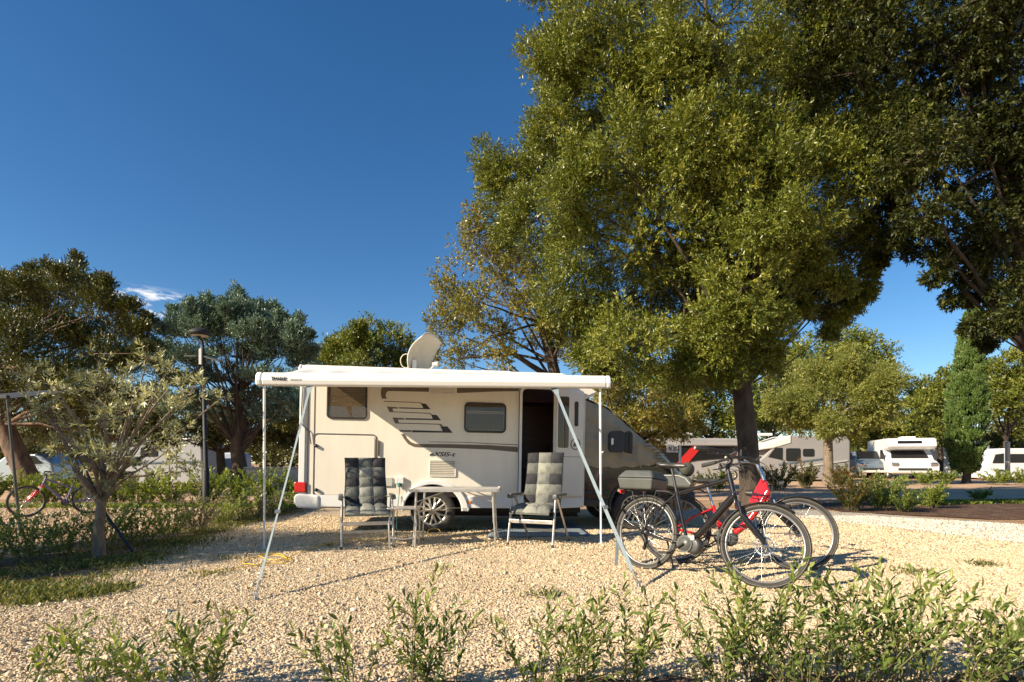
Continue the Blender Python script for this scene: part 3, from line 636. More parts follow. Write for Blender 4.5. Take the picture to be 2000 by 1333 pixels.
# cab
def arc(cx, cz, r, a0, a1, n=10, rz=None): return [(cx + r * math.cos(R(a0 + (a1 - a0) * i / n)), cz + (rz or r) * math.sin(R(a0 + (a1 - a0) * i / n))) for i in range(n + 1)]
nose = fwx + .86
ca = [(xf - .05, .42), (fwx - .40, .40)] + arc(fwx, .40, .39, 180, 0, 12, .40) + [(fwx + .42, .36), (nose, .36), (nose + .06, .5), (nose + .02, .72), (nose - .06, .95), (nose - .32, 1.07), (fwx + .1, 1.16), V(1262, 872), V(1215, 828), V(1180, 797), (xf - .05, V(1142, 778)[1])]
cb = MB(); cb.prism(ca, .10, DEP - .10); cab = cb.build('cab', M['cabpaint'], van, bevel=.05, seg=3)
q = MB(); q.grid(lambda u, v: Vector((fwx + .392 * math.cos(R(180 - 180 * u)), .07 + .05 * v, .40 + .402 * math.sin(R(180 - 180 * u)))), 20, 1)
q.ring(arc(fwx, .40, .42, 180, 0, 16, .43), arc(fwx, .40, .385, 180, 0, 16, .395), .07, .105); q.build('front_arch', M['plastic'], cab)
q = MB(); q.box(((xf + fwx - .4) / 2, .09, .62), (fwx - .45 - xf, .03, .06)); q.box(((xf + fwx - .4) / 2, .095, .47), (fwx - .45 - xf, .05, .10)); q.build('side_trim', M['plastic'], cab, bevel=.01)
q = MB(); q.box((nose + .02, DEP / 2, .52), (.16, DEP - .16, .28)); q.build('front_bumper', M['plastic'], cab, bevel=.06, seg=3)
q = MB(); q.box((nose - .1, .16, .86), (.26, .14, .2), rot=(0, R(20), 0)); q.build('headlight', M['silver'], cab, bevel=.04)
# mirror
m0, m1 = V(1188, 884, -.22), V(1234, 843, -.22)
mi = MB(); mi.prism(rrect(m0[0], m0[1], (m0[0] * .35 + m1[0] * .65), m1[1] - .0, .07), -.30, -.18); mi.prism(rrect(m0[0] * .35 + m1[0] * .65 + .012, m0[1] + .0, m1[0], m1[1], .06), -.27, -.17)
mi.tube([((m0[0] + m1[0]) / 2 + .05, -.2, (m0[1] + m1[1]) / 2), (fwx - .05, .12, m0[1] - .02)], .035, 8); mio = mi.build('wing_mirror', M['plastic'], van, bevel=.03, seg=3)
q = MB(); q.box((m0[0] + .035, -.303, (m0[1] + m1[1]) / 2), (.03, .006, .09)); q.build('indicator', M['silver'], mio)
q = MB(); q.tube(bez([(fwx - .03, -.05, m0[1]), (fwx, -.03, m0[1] - .1), (fwx + .05, .0, m0[1] - .22)], 6), .009, 6); q.build('cord', M['blind'], mio)

# awning
aw0, aw1 = V(590, 722, -.06), V(1095, 741, -.06)
aw = MB(); zc0 = V(590, 721, -.1)[1]
cs = [(-.11, -.055), (-.125, -.02), (-.115, .03), (-.08, .058), (.0, .062), (.0, -.06)]
aw.prism(cs, aw0[0], aw1[0], axis='x', mat=Matrix.Translation((0, 0, zc0))); awo = aw.build('awning', M['awnwhite'], van, bevel=.01)
q = MB(); q.prism([(-.12, -.07), (-.135, -.02), (-.122, .038), (-.08, .067), (.0, .07), (.0, -.07)], aw0[0] - .03, aw0[0] + .005, axis='x', mat=Matrix.Translation((0, 0, zc0))); q.build('end_cap', M['white'], awo, bevel=.012); q = MB(); q.prism([(-.12, -.07), (-.135, -.02), (-.122, .038), (-.08, .067), (.0, .07), (.0, -.07)], aw1[0] - .005, aw1[0] + .03, axis='x', mat=Matrix.Translation((0, 0, zc0))); q.build('end_cap', M['white'], awo, bevel=.012)
rl0, rl1 = VL(P(502, 741, F / 164.0)), VL(P(1191, 747, F / 154.6))
rh = .078
def railpoly(s): return [(-.06 * s, -rh * s), (-.075 * s, -.02), (-.06 * s, .045 * s), (-.02, rh * s), (.05 * s, rh * s), (.06 * s, -rh * s)]
dirr = (rl1 - rl0); Lr = dirr.length; fx = dirr.normalized(); fy = Vector((0, 0, 1)).cross(fx).normalized(); fz = fx.cross(fy)
RM = Matrix(((fx.x, fy.x, fz.x, rl0.x), (fx.y, fy.y, fz.y, rl0.y), (fx.z, fy.z, fz.z, rl0.z), (0, 0, 0, 1)))
q = MB(); q.prism(railpoly(1), .07, Lr - .06, axis='x', mat=RM); q.build('front_rail', M['awnwhite'], awo, bevel=.018, seg=3)
for a, b_ in ((0, .07), (Lr - .06, Lr)):
    q = MB(); q.prism(railpoly(1.04), a, b_, axis='x', mat=RM); q.build('rail_cap', M['white'], awo, bevel=.02, seg=3)
cv = MB()
L0 = Vector((aw0[0] + .05, -.09, zc0 + .035)); L1 = Vector((aw1[0] - .02, -.09, zc0 + .035)); r0_ = RM @ Vector((.28, .02, rh + .0)); r1_ = RM @ Vector((Lr - .42, .02, rh))
def cvf(u, v):
    p = L0.lerp(L1, u).lerp(r0_.lerp(r1_, u), v); p.z += -.02 * math.sin(math.pi * v) + .022 * math.sin(u * 46 + 2 * math.sin(u * 9)) * v ** 2 * (1 - v) * 5 + (.0 if v < 1 else 0); return p
cv.grid(cvf, 120, 10); co = cv.build('canopy', M['canopy'], awo)
sol = co.modifiers.new('thick', 'SOLIDIFY'); sol.thickness = .003
for wp in (G(516, 1073), G(1174, 1063)):
    ft = VL(wp); tp_ = RM @ Vector(((ft - rl0).dot(fx), 0, -rh)); q = MB()
    q.tube([tp_, tp_.lerp(ft, .55)], .0165, 8); q.tube([tp_.lerp(ft, .55), ft], .0125, 8); q.tube([ft, ft + Vector((0, 0, .015))], .03, 8); md = tp_.lerp(ft, .42); q.box(md + Vector((.02, -.01, .02)), (.03, .02, .012), rot=(0, R(-40), 0))
    q.build('support_leg', M['awnwhite'], awo)
for xx in (.3, Lr - .4):      # folding arms under canopy
    p0 = RM @ Vector((xx, .03, -.02)); p2 = Vector((p0.x + (.9 if xx < 1 else -.9), -.06, zc0 - .02)); pm = p0.lerp(p2, .5) + Vector((.5 if xx < 1 else -.5, .0, -.01)); q = MB(); q.tube([p0, pm], .02, 6); q.tube([pm, p2], .024, 6); q.build('folding_arm', M['awnwhite'], awo)
tm = RM @ Matrix.Translation((.185, -.0775, -.02)) @ Matrix.Rotation(R(90), 4, 'X')
text_mesh('THULE', .056, 'lettering', M['decal_d'], awo, tm, bold=.0012, ext=.003, space=1.05)
text_mesh('Omnistor', .034, 'small_lettering', M['ltgrey'], awo, RM @ Matrix.Translation((.40, -.0775, -.02)) @ Matrix.Rotation(R(90), 4, 'X'), ext=.002)
# roof gear
q = MB(); c0 = V(968, 718, .7); q.box((c0[0], .9, zroof + .06), (.5, .5, .12)); q.build('roof_vent', M['white'], van, bevel=.03)
q = MB(); c0 = V(735, 706, 1.0); q.box((c0[0], 1.0, zroof + .09), (.22, .4, .02), rot=(R(5), R(28), 0)); q.build('roof_antenna', M['slate'], van, bevel=.005)
sx, sz = V(812, 712, .8)
sat = MB(); sat.lathe([(.11, -.06), (.11, .0), (.08, .06), (.03, .08)], 16, Matrix.Translation((sx, .8, zroof + .05))); sat.box((sx - .02, .8, zroof + .17), (.07, .12, .18)); sato = sat.build('satellite_mount', M['white'], van, bevel=.01)
zt, zm = V(845, 646, .8), V(800, 705, .8)
dm = Matrix.Translation((sx + .07, .8, zroof + .37)) @ Matrix.Rotation(R(-38), 4, 'Z') @ Matrix.Rotation(R(27), 4, 'Y')
dsh = MB()
def dishf(u, v):
    a, c = (u - .5) * 2, (v - .5) * 2; x = a * math.sqrt(1 - c * c * .38) * .30; z = c * math.sqrt(1 - a * a * .38) * .36; return dm @ Vector((.09 * (a * a + c * c) - .06, x, z))
dsh.grid(dishf, 14, 14); dso = dsh.build('dish', M['dish'], sato); so = dso.modifiers.new('t', 'SOLIDIFY'); so.thickness = .018
q = MB(); q.tube([dm @ Vector((.0, 0, -.33)), dm @ Vector((.24, 0, -.26)), dm @ Vector((.36, 0, -.05))], .014, 6); q.tube([dm @ Vector((.33, 0, -.05)), dm @ Vector((.42, 0, -.0))], .035, 8); q.build('feed_arm', M['dish'], sato)
q = MB(); cc = dm @ Vector((-.1, -.12, -.2)); q.tube([cc + Vector((.09 * math.cos(t), -.05, .11 * math.sin(t))) for t in [i * 6.28 / 20 for i in range(20)]], .008, 5, closed=True); q.build('cable', M['dish'], sato)
q = MB(); q.box(dm @ Vector((-.07, 0, .02)), (.03, .2, .16), rot=dm.to_3x3()); q.box(dm @ Vector((-.08, .0, -.2)), (.06, .12, .2), rot=dm.to_3x3()); q.build('dish_bracket', M['decal_b'], sato, bevel=.01)

# windscreen cover: fabric draped round the cab
cov = thing('windscreen_cover', 'taupe fabric thermal cover draped over the cab windows of the motorhome', 'cover', VM @ Vector((xf, 0, 0)), van_rot)
cvp = [V(1143, 781), V(1182, 795), V(1216, 821), V(1244, 846), V(1268, 867), V(1290, 885), V(1302, 900), V(1296, 907), V(1250, 911), V(1200, 914), V(1143, 912)]
cvp = [(x - xf, z) for x, z in cvp]
nb = len(cvp)
mb = MB(); rn = random.Random(5)
# side skin as a finely gridded sheet with hanging folds, both sides plus the top skin
top = cvp[:7]; bot = [cvp[10], cvp[9], (cvp[9][0] * .5 + cvp[8][0] * .5, (cvp[9][1] + cvp[8][1]) / 2), cvp[8], (cvp[8][0] * .4 + cvp[7][0] * .6, cvp[7][1] - .01), cvp[7], cvp[6]]
def plerp(l, u):
    u = min(max(u, 0), .9999) * (len(l) - 1); i = int(u); f = u - i; return (l[i][0] + (l[i + 1][0] - l[i][0]) * f, l[i][1] + (l[i + 1][1] - l[i][1]) * f)
def fold(x, z): return .010 * math.sin(x * 9 + z * 14) + .007 * math.sin(x * 31 - z * 9) + .006 * math.sin(z * 40 + x * 12)
def cside(y, sgn):
    def fn(u, v):
        a, c = plerp(top, u), plerp(bot, u); x, z = a[0] + (c[0] - a[0]) * v, a[1] + (c[1] - a[1]) * v
        return Vector((x, y + sgn * (.03 * min(1, v * 6) * min(1, (1 - v) * 8) + fold(x, z) + .03 * max(0, u - .72) * math.sin(v * 34 + u * 20)), z + (.012 * math.sin(x * 23) if v > .98 else 0)))
    return fn
mb.grid(cside(.045, -1), 60, 40); mb.grid(cside(DEP - .045, 1), 30, 20)
mb.grid(lambda u, v: Vector((plerp(top, u)[0] + .01, .045 + (DEP - .09) * v, plerp(top, u)[1] + .015 + .02 * math.sin(u * 60 + v * 3) * (u > .55) + .01 * math.sin(v * 40) + .012 * math.sin(u * 37))), 60, 30)
cvo = mb.build('cover_fabric', M['cover'], cov, normals=False)
q = MB()
for i in range(9):
    t_ = i / 8; a_ = plerp(cvp[4:8], t_ * .93); w_ = .05 + .02 * math.sin(i * 2.3)
    q.tube(bez([(a_[0] - .10 - .05 * math.sin(i * 1.7), -.01, a_[1] - .02 - .03 * t_), (a_[0] - .02, -.05, a_[1] + .012), (a_[0] + .05, -.03, a_[1] - .03)], 6), [.004, .012, .02, .024, .018, .012, .005], 6)
q.build('gathered_hem', M['cover'], cov)
q = MB(); rw = V(1296, 890, .0)
for i in range(6):
    q.tube(bez([(cvp[5][0] + .0, .02 - .02 * i, cvp[5][1] - .01 * i), (cvp[6][0] + .02, .0 - .03 * i, cvp[6][1] - .05), (cvp[6][0] + .16, .02 - .02 * i, cvp[6][1] - .20)], 6), .016, 5)
q.build('tie_cloth', mat('blue white cloth', (.22, .38, .5), .8, c2=(.5, .55, .55), vs_=40), cov)

# ------------------------------------------------------------------ webbing straps holding the awning
def strap(name, label, top, peg, tail=None):
    top, peg = Vector(top), Vector(peg)
    root = thing(name, label, 'strap', peg, group='storm straps of the awning')
    a, b = top - peg, Vector((0, 0, .02)); d = (b - a).normalized(); side = d.cross(Vector((0, 1, 0))).normalized(); nn = d.cross(side)
    q = MB(); n = 16; foot = b - d * .17; vs_, fs = [], []
    for i in range(n + 1):
        t = i / n; p = a.lerp(foot, t) + Vector((0, 0, -.03 * math.sin(math.pi * t))); tw = .5 * math.sin(t * 2.2); w = .0165 + (.03 * max(0, .06 - t) / .06)
        s2 = (side * math.cos(tw) + nn * math.sin(tw)); n2 = d.cross(s2)
        vs_ += [p + s2 * w + n2 * .0012, p - s2 * w + n2 * .0012, p - s2 * w - n2 * .0012, p + s2 * w - n2 * .0012]
    for i in range(n):
        for j in range(4): fs.append((i * 4 + j, i * 4 + (j + 1) % 4, i * 4 + 4 + (j + 1) % 4, i * 4 + 4 + j))
    q.add(vs_, fs); q.build('webbing', M['strap'], root)
    q = MB(); m_ = a.lerp(foot, .74); q.box(m_, (.045, .02, .03), rot=d.to_track_quat('Z', 'Y').to_matrix()); q.build('buckle', M['steel'], root)
    q = MB(); coil = []
    for i in range(60): t = i / 59; ang = t * 6.28 * 9; coil.append(foot + d * (.17 * t * .6) + side * .011 * math.cos(ang) + nn * .011 * math.sin(ang))
    q.tube(coil, .0028, 5); q.tube([coil[-1], b + Vector((0, 0, .02))], .004, 5); q.build('spring', M['steel'], root)
    q = MB(); q.tube([Vector((0, 0, -.05)), Vector((0, .0, .03)), Vector((.0, .02, .045))], .006, 6); q.box((0, .01, .025), (.035, .012, .07)); q.build('ground_peg', M['steel'], root, bevel=.002)
    if tail:
        q = MB(); p = a.lerp(foot, tail); q.box(p + Vector((0, 0, -.14)), (.028, .003, .27), rot=(0, R(3), 0)); q.build('strap_tail', M['strap'], root)
    return root
strap('storm_strap', 'pale grey webbing strap from the awning rail to a peg left of the chairs', P(606, 754, F / 163), G(498, 1174))
strap('storm_strap', 'pale grey webbing strap from the awning rail to a peg beside the black bicycle', P(1083, 757, F / 156), G(1248, 1150), tail=.86)

# ------------------------------------------------------------------ folding chairs with check pads
def chair(label, loc, rz, recline=18, aw=.30, seat_h=.44, back=.74):
    root = thing('folding_chair', label, 'chair', loc, (0, 0, rz), group='folding camping chairs')
    th = R(recline)
    for sx in (-1, 1):
        x = sx * aw
        q = MB(); q.tube([(x, -.30, .01), (x * .985, -.17, .60)], .0125, 8, flat=1.5); q.tube([(x, -.303, 0), (x, -.296, .035)], .019, 8, mi=1); q.build('leg', [M['alu'], M['plastic']], root)
        q = MB(); q.tube([(x * .96, .36, .01), (x * .96, -.10, .59)], .0125, 8, flat=1.5); q.tube([(x * .96, .363, 0), (x * .96, .345, .035)], .019, 8, mi=1); q.build('leg', [M['alu'], M['plastic']], root)
        q = MB(); q.box((x * 1.02, -.04, .625), (.055, .40, .03)); q.box((x * 1.02, -.20, .605), (.06, .09, .05)); q.build('armrest', M['greyplastic'], root, bevel=.012)
    sy = .14
    bx = Vector((0, sy, seat_h)); up = Vector((0, math.sin(th), math.cos(th)))
    q = MB()
    q.box((0, -.257, .30), (2 * aw - .02, .014, .045)); q.build('front_bar', M['alu'], root, bevel=.003)
    q = MB(); q.box((0, .265, .14), (2 * aw * .95, .016, .036)); q.build('rear_bar', M['alu'], root, bevel=.003)
    q = MB()
    for sx in (-1, 1):
        q.tube([(sx * .235, -.27, seat_h - .01), (sx * .235, sy, seat_h - .03)], .012, 8)
    q.tube([(-.235, -.27, seat_h - .01), (.235, -.27, seat_h - .01)], .012, 8); q.box((0, -.06, seat_h - .02), (.46, .38, .008)); q.build('seat', M['plastic'], root)
    q = MB(); l_ = [bx + Vector((-.22, 0, 0)), bx + Vector((-.235, 0, 0)) + up * .3, bx + Vector((-.225, 0, 0)) + up * (back - .03), bx + Vector((-.19, 0, 0)) + up * back, bx + Vector((.19, 0, 0)) + up * back, bx + Vector((.225, 0, 0)) + up * (back - .03), bx + Vector((.235, 0, 0)) + up * .3, bx + Vector((.22, 0, 0))]
    q.tube(l_, .013, 8); q.build('back_frame', M['greyplastic'], root)
    q = MB(); c = bx + up * (back * .5); q.box(c, (.42, .01, back * .93), rot=(-th, 0, 0)); q.build('back_sheet', M['chk_d'], root)
    # arm bracket
    for sx in (-1, 1):
        q = MB(); q.tube([(sx * aw, -.02, .60), bx + Vector((sx * .235, 0, 0)) + up * .18], .009, 6); q.build('arm_bracket', M['alu'], root)
    return root, bx, up, back
def pad(label, croot, loc, rz, bx, up, back, seat_h=.44, slump=0, cols=3, rb=7, rs_=4, hang=.05, wid=.5):
    root = thing('seat_pad', label, 'cushion', loc, (0, 0, rz), group='check seat pads on the folding chairs')
    fwd = Vector((0, -up.z, up.y)); W2 = wid / 2
    def profile(s):     # s from 0 (front lip) up the seat, then up the back ; returns centre point, normal, row idx
        Ls = .47
        if s < Ls:
            y = -.33 + (s / Ls) * (.14 + .33) - .0; p = Vector((0, y, seat_h + .035 - .07 * (max(0, .13 - s) / .13) ** 2)); return p, Vector((0, 0, 1))
        t = s - Ls; p = bx + Vector((0, -.035, .03)) + up * t; return p, fwd
    Lt = .47 + back + hang - .02; nr = rs_ + rb
    cells = {0: MB(), 1: MB()}; NU, NV = 6, 5
    rnr = random.Random(int(loc[0] * 1000))
    for part, rows in (('seat_cushion', range(0, rs_)), ('back_cushion', range(rs_, nr))):
        q = MB()
        for r in rows:
            s0, s1 = (r / rs_ * .46, (r + 1) / rs_ * .46) if r < rs_ else (.47 + (r - rs_) / rb * (Lt - .47), .47 + (r - rs_ + 1) / rb * (Lt - .47))
            for c in range(cols):
                rowd = (r - rs_) % 2 == 0 if r >= rs_ else (rs_ - r) % 2 == 0
                mi = (0 if rowd else 1)
                if c == 1: mi = 3 if rowd else 2
                if r < rs_ and r % 2 == 0: mi = 3 if c != 1 else 2
                x0, x1 = -W2 + wid * c / cols, -W2 + wid * (c + 1) / cols; ph = rnr.uniform(0, 6)
                def fn(u, v):
                    s = s0 + (s1 - s0) * v; p, n = profile(s); puff = .034 * (math.sin(math.pi * min(max(u, 0), 1)) * math.sin(math.pi * v)) ** .45 + .004 * math.sin(u * 9 + ph) * math.sin(v * 7 + ph)
                    x = x0 + (x1 - x0) * u; narrow = 1 - .05 * abs(math.sin(s * 5)); edge = (abs(x) / W2) ** 6 * .018
                    return Vector((x * narrow, 0, 0)) + p + n * (puff + .012 - edge)
                q.grid(fn, NU, NV, mi=mi)
        # underside sheet
        sA, sB = (0, .46) if part == 'seat_cushion' else (.47, Lt)
        q.grid(lambda u, v: Vector(((-W2 + wid * u) * (1 - .05 * abs(math.sin((sA + (sB - sA) * v) * 5))), 0, 0)) + profile(sA + (sB - sA) * v)[0] + profile(sA + (sB - sA) * v)[1] * (-.012 + 0 * u), 6, 14, mi=1)
        for e in (-W2, W2):
            q.grid(lambda u, v: Vector((e * (1 - .05 * abs(math.sin((sA + (sB - sA) * v) * 5))), 0, 0)) + profile(sA + (sB - sA) * v)[0] + profile(sA + (sB - sA) * v)[1] * (-.012 + u * .018), 1, 14, mi=1)
        for ev in (0, 1):
            q.grid(lambda u, v: Vector(((-W2 + wid * u) * (1 - .05 * abs(math.sin((sA + (sB - sA) * ev) * 5))), 0, 0)) + profile(sA + (sB - sA) * ev)[0] + profile(sA + (sB - sA) * ev)[1] * (-.012 + v * .024), 6, 1, mi=1)
        q.build(part, [M['chk_d'], M['chk_m'], M['chk_l'], M['chk_m2']], root, normals=False)
    return root
M['chk_m2'] = mat('mid light check cloth', (.17, .175, .15), .85, var=.3, vs_=60, bump=.4, bs=180, stretch=(1, 1, .15))
lc = G(716, 1066); la = R(17)
_, bx, up, bk = chair('folding aluminium chair at the left end of the camping table', lc, la, recline=27, back=.66)
pad('grey checked padded cushion on the chair left of the table', None, lc, la, bx, up, bk, rb=5, wid=.53)
rc = G(1052, 1062); ra = R(-24)
_, bx, up, bk = chair('folding aluminium chair in front of the open door, turned towards the table', rc, ra, recline=12, back=.72, aw=.295)
pad('grey checked padded cushion on the chair before the open door', None, rc, ra, bx, up, bk - .05, rb=5, wid=.52)

# camping table
tl_, tr_ = G(806, 1072), G(968, 1070)
tc_ = (tl_ + tr_) / 2 + Vector((0, .35, 0)); tw = (tr_ - tl_).length
t = thing('camping_table', 'folding camping table with pale top and tubular metal legs between the two chairs', 'table', tc_, (0, 0, R(0)))
q = MB(); q.box((0, 0, .69), (tw + .08, .78, .022)); q.build('tabletop', M['tabletop'], t, bevel=.008)
q = MB(); q.ring(rrect(-tw / 2 - .05, -.40, tw / 2 + .05, .40, .04), rrect(-tw / 2 - .038, -.388, tw / 2 + .038, .388, .03), -.016, .016, mat=Matrix.Translation((0, 0, .69)) @ Matrix.Rotation(R(-90), 4, 'X')); q.build('table_rim', M['alu'], t, bevel=.003)
for sx in (-1, 1):
    for sy in (-1, 1):
        x = sx * tw / 2; q = MB(); q.tube([(x, sy * .35, 0), (x - sx * .02, sy * .34, .34)], .0115, 8); q.tube([(x - sx * .02, sy * .34, .3), (x - sx * .035, sy * .33, .68)], .0145, 8); q.tube([(x, sy * .35, 0), (x, sy * .35, .02)], .022, 8, mi=1); q.build('leg', [M['alu'], M['plastic']], t)
    q = MB(); q.tube([(sx * (tw / 2 - .02), -.34, .40), (sx * (tw / 2 - .02), .34, .40)], .009, 6); q.tube([(sx * (tw / 2 - .03), -.30, .55), (sx * (tw / 2 - .36), -.30, .675)], .007, 6); q.tube([(sx * (tw / 2 - .03), .30, .55), (sx * (tw / 2 - .36), .30, .675)], .007, 6); q.build('brace', M['alu'], t)
# low side table
sl = G(790, 1068)
t = thing('side_table', 'low folding side table beside the left chair, partly behind the camping table', 'side table', sl)
q = MB(); q.box((0, 0, .475), (.36, .32, .022)); q.build('tabletop', M['alu'], t, bevel=.008)
for sx in (-1, 1):
    for sy in (-1, 1):
        q = MB(); q.tube([(sx * .15, sy * .14, 0), (sx * .165, sy * .13, .3), (sx * .14, sy * .1, .46)], .010, 7); q.build('leg', M['alu'], t)
    q = MB(); q.tube(bez([(sx * .15, -.14, .14), (sx * .15, 0, .10), (sx * .15, .14, .14)], 8), .007, 6); q.build('crossbar', M['alu'], t)
q = MB(); q.tube(bez([(-.15, -.13, .13), (0, -.16, .09), (.15, -.13, .13)], 8), .007, 6); q.build('crossbar', M['alu'], t)

# door mat
m0, m1, m2, m3 = G(950, 1053), G(1155, 1049), G(1115, 1020), G(975, 1022)
mm = bpy.data.materials.new('striped mat'); mm.use_nodes = True; n_, l_ = mm.node_tree.nodes, mm.node_tree.links; b_ = n_['Principled BSDF']; b_.inputs['Roughness'].default_value = .8
tc2 = n_.new('ShaderNodeTexCoord'); wv = n_.new('ShaderNodeTexWave'); wv.inputs['Scale'].default_value = 14; wv.inputs['Distortion'].default_value = .6; l_.new(tc2.outputs['Object'], wv.inputs[0]); rp = n_.new('ShaderNodeValToRGB'); rp.color_ramp.elements[0].color = (.06, .09, .12, 1); rp.color_ramp.elements[1].color = (.36, .42, .46, 1); l_.new(wv.outputs[0], rp.inputs[0]); l_.new(rp.outputs[0], b_.inputs['Base Color'])
q = MB(); c = (m0 + m1 + m2 + m3) / 4
q.grid(lambda u, v: (m0.lerp(m1, u).lerp(m3.lerp(m2, u), v) - c) + Vector((0, 0, .030 + .006 * math.sin(u * 12) * math.sin(v * 8))), 24, 10)
dm_ = q.build('door_mat', mm, loc=c, normals=False); dm_.modifiers.new('t', 'SOLIDIFY').thickness = .012; tag(dm_, 'blue grey striped mat lying on the gravel below the open door', 'mat')

# cords on the ground
def cord(label, pts, r, m, name='cord', cat='cord'):
    q = MB(); q.tube(pts, r, 6); c = Vector(pts[0]); q.xf(Matrix.Translation(-c)); return tag(q.build(name, m, loc=c), label, cat)
pts = [G(380, 1122), G(430, 1118), G(480, 1112), G(525, 1106), G(560, 1104), G(566, 1096), G(530, 1089), G(490, 1094), G(474, 1103), G(500, 1108), G(545, 1102), G(560, 1094), G(540, 1086), G(505, 1090), G(548, 1098), G(600, 1078), G(680, 1060), G(770, 1058)]
sm = []
for i in range(len(pts) - 1):
    p0, p1, p2, p3 = pts[max(i - 1, 0)], pts[i], pts[i + 1], pts[min(i + 2, len(pts) - 1)]
    for k in range(6):
        t_ = k / 6; sm.append(.5 * ((2 * p1) + (p2 - p0) * t_ + (2 * p0 - 5 * p1 + 4 * p2 - p3) * t_ ** 2 + (3 * p1 - p0 - 3 * p2 + p3) * t_ ** 3) + Vector((0, 0, .024 + .006 * math.sin(i * 2 + k))))
cord('yellow cable lying in loops on the gravel by the left awning strap', sm, .0045, M['yellow'], 'cable', 'cable')
wp0 = G(848, 1046); cord('small loop of yellow cable beside the rear wheel of the motorhome', [wp0 + Vector((.09 * math.cos(a), -.02 + .03 * math.sin(a), .05 + .045 * math.sin(a * 1.0))) for a in [i * .45 for i in range(13)]] , .004, M['yellow'], 'cable', 'cable')

